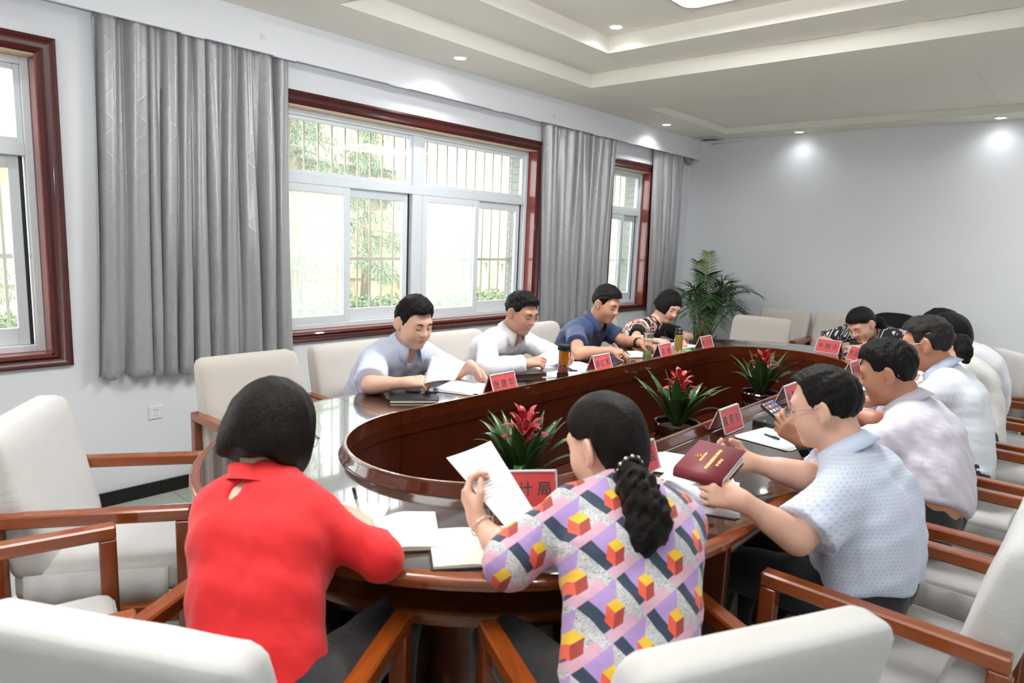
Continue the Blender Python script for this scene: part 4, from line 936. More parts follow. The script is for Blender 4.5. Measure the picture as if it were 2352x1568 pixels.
def hair(q, L, root, org):
    kind = q['hair']; mat = M[q.get('hairmat', 'hair')]; Rn = np.array(L.R); H = np.array(L.o); kk = L.k
    def loc(X, Y, Z):
        x, y, z = X - H[0], Y - H[1], Z - H[2]
        return [(x * Rn[0, i] + y * Rn[1, i] + z * Rn[2, i]) / kk for i in range(3)]
    n1 = noise3(q.get('seed', 1), .0040, 60); n2 = noise3(q.get('seed', 1) + 3, .0030, 190); nz = lambda X, Y, Z: n1(X, Y, Z) + n2(X, Y, Z); wd = q.get('wide', 1.0)
    if kind == 'short':
        vol = q.get('vol', 0.0)
        P = [L.e((0, -.016, .034), (.081 * wd, .1025, .0965 + vol * .4), .02), L.e((0, .012, .062 + vol * .5), (.066 * wd, .085, .068 + vol), .03)]
        rec = q.get('recede', 0.0)
        def post(F, X, Y, Z):
            x, y, z = loc(X, Y, Z); hl = np.interp(y, HL[0], np.array(HL[1]) + np.where(np.array(HL[0]) > .02, rec, 0)); hl = hl + .10 * np.maximum(0, np.abs(x) - .035) * (y > .03) * 3 * (rec > 0)
            return np.maximum(F, (hl - z) * kk * .7 + nz(X, Y, Z) * .6)
        Vv, Q = polygonise(P, q.get('hres', .0045), (), nz, post=post)
    elif kind == 'bob':
        P = [L.e((0, -.016, .034), (.090, .108, .100), .02), L.e((0, -.024, -.012), (.103, .106, .122), .03), L.e((.04, -.02, -.04), (.06, .09, .075), .03), L.e((-.04, -.02, -.04), (.06, .09, .075), .03)]
        P += [L.e((0, .125, -.045), (.066, .085, .105), .02, op='s'), L.e((0, .03, -.13), (.062, .08, .07), .02, op='s')]
        bot = q.get('bot', -.094)
        def post(F, X, Y, Z):
            x, y, z = loc(X, Y, Z); return np.maximum(F, ((bot + .25 * np.maximum(-.02 - y, 0) - .012 * np.sin(x * 70 + y * 60) * .4) - z) * kk)
        Vv, Q = polygonise(P, q.get('hres', .0055), (), noise3(4, .0028, 60, (1, 1, .15)), post=post)
    else:
        P = [L.e((0, -.016, .034), (.084, .106, .099), .02), L.e((0, .01, .056), (.072, .088, .074), .03), L.e((0, -.05, -.02), (.072, .07, .08), .03)]
        def post(F, X, Y, Z):
            x, y, z = loc(X, Y, Z); hl = np.interp(y, [-.13, -.08, -.052, -.038, -.026, .02, .035, .06, .12], [-.085, -.088, -.07, -.03, .030, .026, .035, .062, .08]); return np.maximum(F, (hl - z) * kk * .7)
        Vv, Q = polygonise(P, q.get('hres', .0055), (), noise3(4, .0022, 55, (1, 1, .3)), post=post)
    mesh_obj('hair', Vv, Q, [mat], root, org)
    if 'tail' in q:
        T = q['tail']; P = []
        for a, b in zip(T[:-1], T[1:]): P.append(cone(a[0], b[0], a[1], b[1], .03))
        cur = q.get('curl', .0); Vv, Q = polygonise(P, .0045, (), (lambda A, B: lambda X, Y, Z: A(X, Y, Z) + B(X, Y, Z))(noise3(9, .004 + cur, 48, (1, 1, .6)), noise3(19, .0015 + cur * .7, 130, (1, 1, .5))))
        mesh_obj('ponytail', Vv, Q, [mat], root, org)
        if 'tie' in q:
            c, n, r = q['tie']; n = Vector(n).normalized(); a = n.orthogonal().normalized(); b = n.cross(a); m = MB()
            m.tube([c + (a * math.cos(t) + b * math.sin(t)) * r for t in np.linspace(0, 2 * PI, 17)], .007, 6)
            o = m.build('hair_tie', M[q.get('tiemat', 'seal')], root, smooth=True); o.location = -org
            if q.get('beads'):
                m = MB()
                for t in np.linspace(0, 2 * PI, 12)[:-1]:
                    p = c + (a * math.cos(t) + b * math.sin(t)) * (r + .004); m.lathe([(0, -.005), (.0035, -.0035), (.005, 0), (.0035, .0035), (0, .005)], 8, Matrix.Translation(p))
                o = m.build('hair_tie_beads', M['bead'], o, smooth=True)
M['bead'] = plain('pearl_bead', C(226, 216, 200), .12, .02, Metallic=.3)
def clothes(q, torso, st, L, root, org, b):
    k, u, fr, lat, slat, hip, neck, Ln, ar, fl = b['k'], b['u'], b['fr'], b['lat'], b['slat'], b['hip'], b['neck'], b['Ln'], b['ar'], b['fl']
    inf = q.get('loose', .012); hem = q.get('hem', -.06); P = []
    hp = hip + u * hem; cl = [(V3(hp), V3(-u))]
    for _, a, c, ra, rb in torso: P.append(cone(a, c, ra + inf, rb + inf, .04, clip=cl))
    sl = q.get('sleeve', .8)
    for s in (0, 1):
        S, E, W_ = q['sh'][s], q['el'][s], q['wr'][s]
        fl_ = q.get('flare', .010)
        if sl <= 1:
            e = S.lerp(E, sl); d = (E - S).normalized(); P.append(cone(S, S.lerp(E, sl + .15), b['sr'] + inf, (.047 * ar + inf + fl_), .035, clip=[(V3(e), V3(d))]))
        else:
            e = E.lerp(W_, sl - 1); d = (W_ - E).normalized(); P.append(cone(S, E, b['sr'] + inf * .9, .044 * ar + inf + fl_ * .5, .03)); P.append(cone(E, E.lerp(W_, min(1.1, sl - 1 + .15)), .045 * ar + inf + fl_ * .5, (.034 * ar + inf * .8 + fl_), .012, clip=[(V3(e), V3(d))]))
    # open neck
    nd = (L.p(0, -.02, -.08) - neck).normalized()
    P.append(cone(neck + nd * (.05 if q.get('collar') else .045), neck + nd * .14, .058 * k * (.9 if fl else 1), .085 * k, .008, op='s'))
    if q.get('vneck', .05) > 0: v = q.get('vneck', .05); P.append(ell(neck + nd * .022 + fr * .075 * k, (.026, .05, v), np.array(Matrix((lat, fr, u)).transposed()), .008, op='s'))
    if q.get('keyhole'): P.append(ell(neck - fr * .075 - u * .028 + slat * q['keyhole'], (.010, .045, .024), np.array(Matrix((lat, fr, u)).transposed()), .004, op='s'))
    wr = q.get('wrinkle', .004); A = noise3(q.get('seed', 1), wr, 26, (1, 1, 1.4)); B = noise3(q.get('seed', 1) + 7, wr * .5, 60)
    dsp = lambda X, Y, Z: A(X, Y, Z) + B(X, Y, Z)
    Vv, Q = polygonise(P, q.get('cres', .0085), (), dsp)
    o = mesh_obj(q.get('garment', 'shirt'), Vv, Q, [q['cloth']], root, org)
    uvl = o.data.uv_layers.new(name='UVMap'); rel = Vv - np.array(hip); so = (slat - u * slat.dot(u)).normalized(); su = rel @ np.array(so); UV = np.stack([np.arctan2(su, -(rel @ np.array(fr)) + .0) * .155 if q.get('cyl') else su, rel @ np.array(u)], 1)[Q.ravel()]; uvl.data.foreach_set('uv', UV.astype(np.float32).ravel())
    shirt = o; Vv0 = Vv
    if q.get('collar'):
        c = neck + nd * .036 + fr * .006; a = slat; f = (fr - nd * fr.dot(nd)).normalized(); m = MB(); rows = []; N_ = 30; kc = k * q.get('ck', 1.0)
        for r_, h_, tip in ((.070, .0, 0), (.064, .036, 0), (.067, .040, 0), (.080, .018, .3), (.092, -.004, 1.0)):
            row = []
            for i in range(N_ + 1):
                th = PI + (i / N_ - .5) * 2 * R(150); w = max(0, (abs(i / N_ - .5) * 2 - .55) / .45)
                row.append(c + (a * math.sin(th) * .98 + f * math.cos(th) * 1.12) * (r_ + .010 * tip * w) * kc + nd * (h_ - .038 * tip * w ** 1.3 - .012 * w) * kc - u * .0)
            rows.append(row)
        m.grid(rows); cm = m.build('collar', q['cloth'] if q['collar'] is True else q['collar'], shirt, smooth=True); cm.location = -org; s = cm.modifiers.new('thickness', 'SOLIDIFY'); s.thickness = .003
    if q.get('stand'):
        c = neck + nd * .012; f = (fr - nd * fr.dot(nd)).normalized(); m = MB()
        m.grid([[c + (slat * math.sin(th) + f * math.cos(th) * 1.1) * r_ + nd * (h_ + .006 * math.cos(th)) for th in np.linspace(0, 2 * PI, 33)] for r_, h_ in ((.074, -.012), (.066, .012), (.061, .034), (.064, .038), (.068, .034), (.073, .010), (.082, -.014))])
        cm = m.build('stand_collar', q['cloth'], shirt, smooth=True); cm.location = -org
    # trousers and shoes
    P = [cone(a, c, ra + .005, rb + .005, .04) for _, a, c, ra, rb in torso[:4]] + [cone(st[0][0], st[0][1], st[0][2] + .006, st[0][2] + .006, .04)]
    for s in (0, 1):
        kn, an = q['knee'][s], q['ank'][s]; hj = hip + lat * (-.08, .08)[s] - Vector((0, 0, .01)); P += [cone(hj, kn, .093 * k, .066 * k, .05), cone(kn, an, .066 * k, .052 * k, .03, clip=[(V3(an), V3((0, 0, -1)))])]
    P = P + [ell(hip + u * .2, (.25, .25, .06), None, .01, op='s')] if False else P
    cl2 = [(V3(hip + u * .13), V3(u))]
    for p in P[:5]: p['clip'] = cl2
    Vv, Q = polygonise(P, .014, (), noise3(3, .005, 22)); mesh_obj('trousers', Vv, Q, [q.get('pants', M['trousers'])], root, org)
    for s in (0, 1):
        an = q['ank'][s]; fw = Vector(q['fwd']).normalized(); c = Vector((an.x, an.y, 0)) + fw * .055
        Rm = np.array(Matrix((lat, fw, Vector((0, 0, 1)))).transposed())
        Vv, Q = polygonise([ell(c + Vector((0, 0, .035)), (.045, .14, .045), Rm, .02, clip=[(V3((0, 0, .002)), V3((0, 0, -1)))]), cone(Vector((an.x, an.y, .05)), Vector((an.x, an.y, .085)), .042, .042, .03)], .014); mesh_obj('shoe', Vv, Q, [M['shoe']], root, org)
    if q.get('glasses'):
        m = MB(); hw, hh = .024, .017
        for s in (-1, 1): m.tube([L.p(s * .034 + hw * math.copysign(abs(math.cos(t)) ** .6, math.cos(t)), .108 - .10 * abs(s * .034 + hw * math.cos(t) ) ** 1.6, .000 + hh * math.copysign(abs(math.sin(t)) ** .6, math.sin(t))) for t in np.linspace(0, 2 * PI, 25)], .0013, 6)
        m.tube([L.p(-.011, .106, .004), L.p(0, .109, .007), L.p(.011, .106, .004)], .0014, 6)
        wd = .080 * q.get('wide', 1.0)
        for s in (-1, 1): m.tube([L.p(s * .057, .096, .006), L.p(s * (wd - .003), .082, .007), L.p(s * (wd + .002), .0, .010), L.p(s * (wd - .0), -.02, .004), L.p(s * wd, -.034, -.014)], .0014, 6)
        gl = m.build('glasses', M['glass_frame'], root, smooth=True); gl.location = -org; m = MB()
        for s in (-1, 1): m.add([L.p(s * .034 + hw * math.cos(t), .107 - .10 * abs(s * .034 + hw * math.cos(t)) ** 1.6, hh * math.sin(t)) for t in np.linspace(0, 2 * PI, 17)[:-1]], [tuple(range(16))])
        m.build('lenses', M['lens'], gl)
    if q.get('badge'):
        pn = q['badge']; p = hip + u * Ln * q.get('badge_h', .66) + lat * pn * q.get('badge_x', .08); rv = Vv0 - np.array(p); ok = np.argsort((rv @ np.array(lat)) ** 2 + (rv @ np.array(u)) ** 2 + np.where(rv @ np.array(fr) < 0, 1, 0))[:4]; p = p + fr * (float((rv[ok] @ np.array(fr)).mean()) + .0015); Mx = Matrix.Translation(p) @ Matrix((lat, -u, fr)).transposed().to_4x4()
        m = MB(); m.prism([(.010, -.009), (.010, .004), (0, .013), (-.010, .004), (-.010, -.009), (0, -.011)], 0, .002, Mx); bd = m.build('badge', M['badge_gold'], shirt); bd.location = -org
        m = MB(); m.prism([(.009, -.009), (.004, .002), (-.009, -.001), (-.009, -.009), (0, -.010)], .0019, .003, Mx); m.build('badge_flag', M['badge_red'], bd)
M['badge_gold'] = plain('badge_gold', C(226, 178, 60), .3, Metallic=.4); M['badge_red'] = plain('badge_red', C(206, 34, 28), .35)
# ------------------------------------------------------------------ cloth for the figures
def stripes(name, base, line, period, width, axis=0, **kw):
    t = NT(name); uv = t.sep(t.coord('UV')); f = t.math('FRACT', t.math('MULTIPLY', uv[axis], 1 / period)); on = t.math('LESS_THAN', f, width)
    t.set(Base_Color=t.mix(on, base, line), Roughness=.8, Sheen_Weight=.15); v = t.coord(); t.bump(t.noise(v, 10, 4, .6, .8), .25, .015); return t.m
def dots(name, base, dot, p):
    t = NT(name); uv = t.sep(t.coord('UV')); row = t.math('FLOOR', t.math('MULTIPLY', uv[1], 1 / p)); sh = t.math('MULTIPLY', t.math('MODULO', row, 2.0), .5)
    a = t.math('SUBTRACT', t.math('FRACT', t.math('ADD', t.math('MULTIPLY', uv[0], 1 / p), sh)), .5); b = t.math('SUBTRACT', t.math('FRACT', t.math('MULTIPLY', uv[1], 1 / p)), .5)
    r = t.math('ADD', t.math('MULTIPLY', a, a), t.math('MULTIPLY', b, b)); on = t.math('LESS_THAN', r, .045)
    t.set(Base_Color=t.mix(on, base, dot), Roughness=.8, Sheen_Weight=.15); t.bump(t.noise(t.coord(), 10, 4, .6, .8), .25, .015); return t.m
def cubes(name):
    """tumbling-block print: lilac, grey sketch, navy, pink, yellow, orange, brick"""
    t = NT(name); mt = t.math; uv = t.sep(t.coord('UV')); wv = t.noise(t.coord('UV'), 9, 2)
    X = mt('ADD', mt('MULTIPLY', uv[0], 1 / .128), mt('MULTIPLY', wv, .10)); Y = mt('ADD', mt('MULTIPLY', uv[1], 1 / .116), mt('MULTIPLY', wv, .08))
    ax = mt('SUBTRACT', mt('FRACT', X), .5); ay = mt('SUBTRACT', mt('FRACT', Y), .5)
    inA = mt('LESS_THAN', mt('ADD', mt('ABSOLUTE', ax), mt('ABSOLUTE', ay)), .5)
    bx = mt('SUBTRACT', mt('FRACT', mt('ADD', X, .5)), .5); by = mt('SUBTRACT', mt('FRACT', mt('ADD', Y, .5)), .5)
    dx = mt('ADD', mt('MULTIPLY', ax, inA), mt('MULTIPLY', bx, mt('SUBTRACT', 1.0, inA))); dy = mt('ADD', mt('MULTIPLY', ay, inA), mt('MULTIPLY', by, mt('SUBTRACT', 1.0, inA)))
    a = mt('ADD', dx, dy); b = mt('SUBTRACT', dy, dx); left = mt('LESS_THAN', dx, 0.0)
    sk = t.noise(t.coord('UV'), 160, 5, .8, 2.0); sketch = t.ramp(sk, (.38, C(120, 122, 126)), (.5, C(196, 198, 200)), (.62, C(226, 226, 228)))
    col = t.mix(left, sketch, C(176, 146, 206))
    col = t.mix(mt('LESS_THAN', a, -.24), col, C(46, 60, 82))
    col = t.mix(mt('MULTIPLY', mt('LESS_THAN', b, -.25), mt('LESS_THAN', a, .27)), col, C(212, 168, 188))
    cy = mt('SUBTRACT', dy, .0); ycap = mt('LESS_THAN', mt('ADD', mt('MULTIPLY', mt('ABSOLUTE', dx), 1 / .135), mt('MULTIPLY', mt('ABSOLUTE', mt('SUBTRACT', dy, .07)), 1 / .115)), 1.0)
    inx = mt('LESS_THAN', mt('ABSOLUTE', dx), .135); top = mt('ADD', -.045, mt('MULTIPLY', mt('ABSOLUTE', dx), .115 / .135)); lo_ = mt('ADD', -.29, mt('MULTIPLY', mt('ABSOLUTE', dx), .115 / .135))
    body = mt('MULTIPLY', inx, mt('MULTIPLY', mt('LESS_THAN', dy, top), mt('GREATER_THAN', dy, lo_)))
    col = t.mix(body, col, t.mix(left, C(160, 60, 54), C(232, 92, 70))); col = t.mix(ycap, col, C(242, 196, 56))
    t.set(Base_Color=col, Roughness=.7, Sheen_Weight=.2); t.bump(t.noise(t.coord(), 12, 4, .6, .8), .25, .012); return t.m
def zigzag(name):
    t = NT(name); mt = t.math; uv = t.sep(t.coord('UV')); tri = mt('ABSOLUTE', mt('SUBTRACT', mt('FRACT', mt('MULTIPLY', uv[0], 1 / .05)), .5))
    band = mt('FRACT', mt('ADD', mt('MULTIPLY', uv[1], 1 / .10), mt('MULTIPLY', mt('ABSOLUTE', uv[0]), 4.0))); z = mt('FRACT', mt('ADD', mt('MULTIPLY', band, 2.6), mt('MULTIPLY', tri, 2.2)))
    isz = mt('LESS_THAN', band, .55); w1 = mt('MULTIPLY', isz, mt('LESS_THAN', z, .42)); dot = mt('MULTIPLY', mt('GREATER_THAN', band, .74), mt('MULTIPLY', mt('LESS_THAN', band, .82), mt('LESS_THAN', mt('FRACT', mt('MULTIPLY', uv[0], 1 / .014)), .5)))
    n = t.noise(t.coord('UV'), 60, 3); w = mt('MULTIPLY', mt('MAXIMUM', w1, dot), mt('GREATER_THAN', n, .36)); g = mt('MULTIPLY', mt('LESS_THAN', mt('ABSOLUTE', mt('SUBTRACT', band, .64)), .04), .35)
    t.set(Base_Color=t.mix(mt('MAXIMUM', w, g), C(34, 34, 38), C(206, 206, 208)), Roughness=.85); return t.m
def print_top(name):
    """black knit with a cream, black and coral paisley print over the right shoulder (UV u < -0.06)"""
    t = NT(name); mt = t.math; c = t.coord('UV'); uv = t.sep(c); n = t.noise(c, 19, 3, .6, 2.2); n2 = t.noise(c, 13, 2, .5, 2.5)
    col = t.ramp(n, (.40, C(30, 20, 22)), (.47, C(40, 28, 28)), (.50, C(216, 208, 200))); col = t.mix(mt('LESS_THAN', mt('ABSOLUTE', mt('SUBTRACT', n2, .53)), .025), col, C(206, 104, 84))
    on = mt('MULTIPLY', mt('GREATER_THAN', uv[0], .045), mt('LESS_THAN', uv[0], .205)); t.set(Base_Color=t.mix(on, C(15, 14, 16), col), Roughness=.8); return t.m
CL = dict(pale=stripes('pale_blue_shirting', C(206, 214, 232), C(192, 202, 226), .004, .5), white=fabric('white_shirting', C(230, 231, 236), 800, .02, .8, .25, 9), navy=fabric('navy_pique', C(46, 62, 104), 900, .06, .85, .25, 10),
          knit=print_top('print_shoulder_knit'), zig=zigzag('zigzag_print'), blue=dots('light_blue_dotted', C(202, 217, 240), C(206, 184, 186), .0105), lilac=fabric('pale_lilac', C(208, 204, 218), 800, .03, .8, .28, 9),
          strp=stripes('fine_blue_stripe', C(234, 236, 240), C(190, 202, 226), .0062, .30), white2=fabric('white_poplin', C(232, 233, 238), 800, .02, .8, .25, 9), ivory=fabric('ivory_top', C(228, 226, 222), 700, .03, .8, .2, 9),
          cube=cubes('cube_print'), red=fabric('red_crepe', C(206, 12, 20), 600, .06, .75, .22, 8, .15))
UP = Vector((0, 0, 1))
def pose(hip, fwd, head, neck, sh=.165, shdrop=.055, yaw=0.0, **kw):
    fwd = Vector(fwd).normalized(); lat = fwd.cross(UP).normalized(); sl = Matrix.Rotation(yaw, 3, 'Z') @ lat; u = (neck - hip).normalized()
    d = dict(hip=hip, fwd=fwd, head=head, neck=neck, sh=(neck - sl * sh - u * shdrop, neck + sl * sh - u * shdrop))
    kn = [hip + fwd * .40 + lat * s * .11 - UP * .05 for s in (-1, 1)]; d['knee'] = kn; d['ank'] = [Vector((p.x, p.y, .085)) + fwd * .03 for p in kn]; d.update(kw); x = kw.get('drop', (0, 0)); d['sh'] = (d['sh'][0] - UP * x[0], d['sh'][1] - UP * x[1]); return d
# index 0 is the person's LEFT arm, 1 the RIGHT
H = lambda d, n, side, curl=(.5, .7, .5), **kw: dict(d=Vector(d), n=Vector(n), side=Vector(side), curl=curl, **kw)
gP = 'people seated around the table'
hd = at(950, 740, Y=2.60)
build_person(pose(Vector((2.21, 2.93, .56)), (0, -1, 0), hd, hd + Vector((0.01, .085, -.150)), .160, .055, face=(-.05, -1, -.30), label='man in pale blue short-sleeved shirt with a badge, holding up one printed sheet', group=gP, skin='fair', hair='short', vol=.012, wide=1.12, jaw=1.12, girth=1.08, belly=.03, seed=3,
    el=(at(1040, 858, Y=2.50), at(850, 884, Z=.815)), wr=(at(1080, 838, Y=2.40), at(930, 879, Z=.835)), hand=(H((.35, -.55, -.62), (-.3, -.4, -.6), (-.6, -.7, 0), (.35, .45, .3)), H((.75, -.62, .10), (.45, .4, -.9), (0, 0, 1), (.75, .9, .6), pinch=.6)),
    cloth=CL['pale'], sleeve=.92, flare=.020, collar=True, badge=-1, badge_x=.035, badge_h=.62, vneck=.055, loose=.016))
hd = at(1197, 717, Y=2.62)
build_person(pose(Vector((3.02, 2.95, .56)), (0, -1, 0), hd, hd + Vector((.0, .085, -.150)), .160, .055, face=(.03, -1, -.34), label='man in white long-sleeved shirt and silver spectacles reading folded papers', group=gP, skin='mid', hair='short', vol=.004, wide=1.04, jaw=1.02, glasses=True, seed=5,
    el=(at(1262, 812, Y=2.52), at(1120, 846, Z=.82)), wr=(at(1288, 832, Y=2.36), at(1206, 836, Z=.83)), hand=(H((-.55, -.75, .1), (.2, -.4, .9), (-.5, .5, .5), (.5, .7, .5)), H((.72, -.62, .2), (.35, .5, -.8), (0, 0, 1), (.7, .85, .6), pinch=.5)),
    cloth=CL['white'], sleeve=1.93, flare=.006, collar=True, vneck=.045, loose=.016))
hd = at(1392, 697, Y=2.60)
build_person(pose(Vector((3.92, 2.93, .56)), (0, -1, 0), hd, hd + Vector((.0, .10, -.150)), .17, .055, face=(-.02, -1, -.36), label='man in navy blue polo shirt with a dark wristband, writing in a notebook', group=gP, skin='mid', hair='short', vol=.006, girth=1.05, arm=1.08, seed=9,
    el=(at(1432, 785, Y=2.58), at(1328, 812, Z=.815)), wr=(at(1470, 787, Z=.825), at(1402, 806, Z=.83)), hand=(H((.1, -.95, -.05), (0, .1, -1), (-1, 0, 0), (.3, .4, .3)), H((.62, -.75, -.08), (.3, .1, -1), (-.3, -.2, .9), (.6, .8, .5), pinch=.7)),
    bands=[(0, .031, .02, 'seal', 'wristband')], cloth=CL['navy'], sleeve=.66, flare=.016, collar=True, badge=-1, vneck=.04, garment='polo_shirt'))
hd = at(1536, 703, Y=2.58)
build_person(pose(Vector((4.68, 2.93, .55)), (0, -1, 0), hd, hd + Vector((-.05, .10, -.150)), .145, .045, face=(-.42, -1, -.52), roll=-.18, label='woman with black bob in a black top with printed shoulder, writing beside a glass', group=gP, skin='fair', female=True, hair='bob', bot=-.045, hk=.98, seed=12,
    el=(at(1583, 774, Y=2.60), at(1458, 778, Y=2.60)), wr=(at(1556, 780, Z=.815), at(1512, 784, Z=.825)), hand=(H((-.5, -.8, -.1), (0, .1, -1), (-.6, .4, 0), (.5, .6, .4)), H((.55, -.8, -.05), (.3, .1, -1), (-.3, -.2, .9), (.6, .8, .5), pinch=.7)),
    cloth=CL['knit'], sleeve=.62, flare=.012, vneck=.02, garment='knit_top'))
hd = at(1979, 745, X=5.42)
build_person(pose(Vector((6.0, 1.29, .55)), (-1, .05, 0), hd, hd + Vector((.135, -.03, -.065)), .165, .03, yaw=-.15, face=(-.80, .34, -.62), roll=.15, label='woman in black and white zigzag top bent over her writing at the far end', group=gP, skin='fair', female=True, hair='pulled', seed=14, hres=.006,
    el=(at(2010, 797, Z=.82), at(1892, 782, Z=.82)), wr=(at(1962, 799, Z=.815), at(1917, 790, Z=.82)), hand=(H((-.5, .8, 0), (-.1, 0, -1), (-.7, 0, .3), (.4, .5, .3)), H((-.8, -.5, -.05), (0, 0, -1), (-.2, -.7, .6), (.6, .8, .5), pinch=.7)),
    tail=[(hd + Vector((.10, -.09, .03)), .036), (hd + Vector((.14, -.12, -.05)), .04), (hd + Vector((.15, -.12, -.12)), .02)], cloth=CL['zig'], sleeve=.95, flare=.015, vneck=.045, garment='zigzag_top', loose=.018))
hd = at(1894, 934, Y=.60)
build_person(pose(Vector((2.06, .42, .565)), (0, 1, 0), hd, hd + Vector((.0, -.10, -.150)), .17, .055, face=(-.10, 1, -.28), label='man in light blue dotted short-sleeved shirt holding the red booklet', group=gP, skin='fair', hair='short', hk=.95, recede=.022, vol=.002, wide=1.06, jaw=1.08, girth=1.0, belly=.03, glasses=True, arm=1.05, seed=21, hres=.0042, res=.0042,
    el=(at(1835, 1238, X=1.80), at(1850, 1095, Z=.82)), wr=(at(1705, 1150, Z=.835), at(1726, 1062, Z=.85)), hand=(H((-.42, .88, .12), (.75, .42, -.35), (.35, .25, .9), (.8, .95, .7), pinch=.45), H((-.75, .62, .15), (-.4, -.5, .6), (.1, .3, 1), (.5, .6, .5))),
    cyl=True, cloth=CL['blue'], sleeve=.80, flare=.022, collar=True, loose=.018, cres=.0075, hem=.02, wrinkle=.006))
hd = at(2040, 855, Y=.62)
build_person(pose(Vector((2.76, .41, .565)), (0, 1, 0), hd, hd + Vector((.02, -.10, -.145)), .168, .05, face=(-.10, 1, -.35), label='man in pale lilac shirt looking at his phone', group=gP, skin='tan', hair='short', vol=.006, wide=1.05, girth=1.12, belly=.03, seed=25, hres=.0045,
    el=(at(1880, 1075, X=2.48), at(2010, 968, Z=.82)), wr=(at(1846, 1012, X=2.38), at(1965, 950, Z=.835)), hand=(H((-.28, .80, .45), (.75, .1, .1), (.1, .3, .9), (.7, .8, .5)), H((-.5, .85, -.05), (0, 0, -1), (-1, 0, 0), (.5, .6, .4))),
    bands=[(0, .031, .02, 'seal', 'watch')], cloth=CL['lilac'], sleeve=.85, flare=.016, collar=True, loose=.018, hem=.02, wrinkle=.0065))
hd = at(2128, 789, Y=.62)
build_person(pose(Vector((3.47, .40, .565)), (0, 1, 0), hd, hd + Vector((.02, -.10, -.145)), .168, .05, face=(-.02, 1, -.22), label='grey-haired man in white shirt with fine blue stripes and spectacles', group=gP, skin='tan', hair='short', hairmat='hair_g', vol=.004, glasses=True, seed=29, hres=.0045,
    el=(at(2100, 905, Y=.68), at(2135, 880, Z=.82)), wr=(at(1994, 922, Z=.83), at(2070, 868, Z=.83)), hand=(H((-.3, .9, 0), (0, .1, -1), (1, 0, 0), (.5, .6, .4)), H((-.5, .85, 0), (0, 0, -1), (-1, 0, 0), (.5, .6, .4))),
    cyl=True, cloth=CL['strp'], sleeve=1.2, flare=.010, collar=True, loose=.016, hem=-.02))
hd = at(2176, 772, Y=.66)
build_person(pose(Vector((4.19, .43, .56)), (0, 1, 0), hd, hd + Vector((.0, -.10, -.140)), .145, .045, face=(-.02, 1, -.35), label='woman with a short black ponytail in ivory top, mostly hidden behind the striped shirt', group=gP, skin='fair', female=True, hair='pulled', seed=31,
    el=(at(2120, 862, Y=.75), at(2150, 850, Z=.82)), wr=(at(2108, 858, Z=.83), at(2112, 845, Z=.83)), hand=(H((.1, .95, 0), (0, .1, -1), (1, 0, 0), (.5, .6, .4)), H((-.2, .95, 0), (0, 0, -1), (-1, 0, 0), (.5, .6, .4))),
    tail=[(at(2192, 778, Y=.585), .026), (at(2208, 785, Y=.55), .036), (at(2214, 808, Y=.53), .036), (at(2218, 828, Y=.52), .018)], tie=(at(2192, 778, Y=.585), (-.3, -1, .3), .024), curl=.003, cloth=CL['ivory'], sleeve=1.5, flare=.01, vneck=0, garment='top'))
hd = at(2163, 758, Y=.755)
build_person(pose(Vector((4.87, .50, .57)), (0, 1, 0), hd, hd + Vector((.01, -.14, -.115)), .168, .05, face=(-.05, 1, -.55), label='dark-haired man in plain white shirt leaning forward, farthest on the near side', group=gP, skin='mid', hair='short', vol=.004, seed=35, hunch=.06,
    el=(at(2140, 850, Y=.85), at(2190, 830, Z=.82)), wr=(Vector((4.7, 1.0, .83)), Vector((4.98, 1.02, .83))), hand=(H((.1, .95, 0), (0, .1, -1), (1, 0, 0), (.5, .6, .4)), H((-.1, .95, 0), (0, 0, -1), (-1, 0, 0), (.5, .6, .4))),
    cloth=CL['white2'], sleeve=.85, flare=.016, collar=True, loose=.018, hem=-.02))
f2 = Vector((.455, .89, 0)); hd = at(1391, 1022, d=1.62); nk = at(1442, 1136, d=1.545)
build_person(pose(Vector((1.065, .605, .59)), f2, hd, nk, .128, .04, face=(.10, .92, -.30), yaw=-.2, drop=(0, .035), label='woman in colourful cube-print blouse with a curly ponytail, seen from behind', group=gP, skin='fair', female=True, hair='pulled', hairmat='hair_b', seed=41, hk=.96, girth=.84, hres=.0045, res=.0042, hunch=.02,
    el=(at(1172, 1285, Z=.80), at(1556, 1240, d=1.64)), wr=(at(1098, 1196, d=1.58), at(1545, 1150, d=1.80)), hand=(H((.10, .62, .62), (.74, -.60, .0), (-.1, -.2, .9), (.75, .9, .6)), H((-.2, .9, -.1), (0, 0, -1), (-1, 0, 0), (.5, .6, .4))),
    tail=[(at(1446, 1078, d=1.52), .024), (at(1468, 1124, d=1.45), .044), (at(1478, 1170, d=1.415), .050), (at(1474, 1220, d=1.40), .040), (at(1468, 1268, d=1.40), .014)], curl=.007, tie=(at(1447, 1074, d=1.50), at(1448, 1078, d=1.52) - hd, .025), beads=True,
    bands=[(0, .033, .0018, 'bead', 'bracelet')], cloth=CL['cube'], sleeve=1.05, flare=.020, vneck=0, garment='blouse', loose=.016, cres=.0075, hem=-.07, wrinkle=.003))
f3 = Vector((.866, .5, 0)); hd = at(630, 993, d=1.60); nk = at(618, 1118, d=1.525)
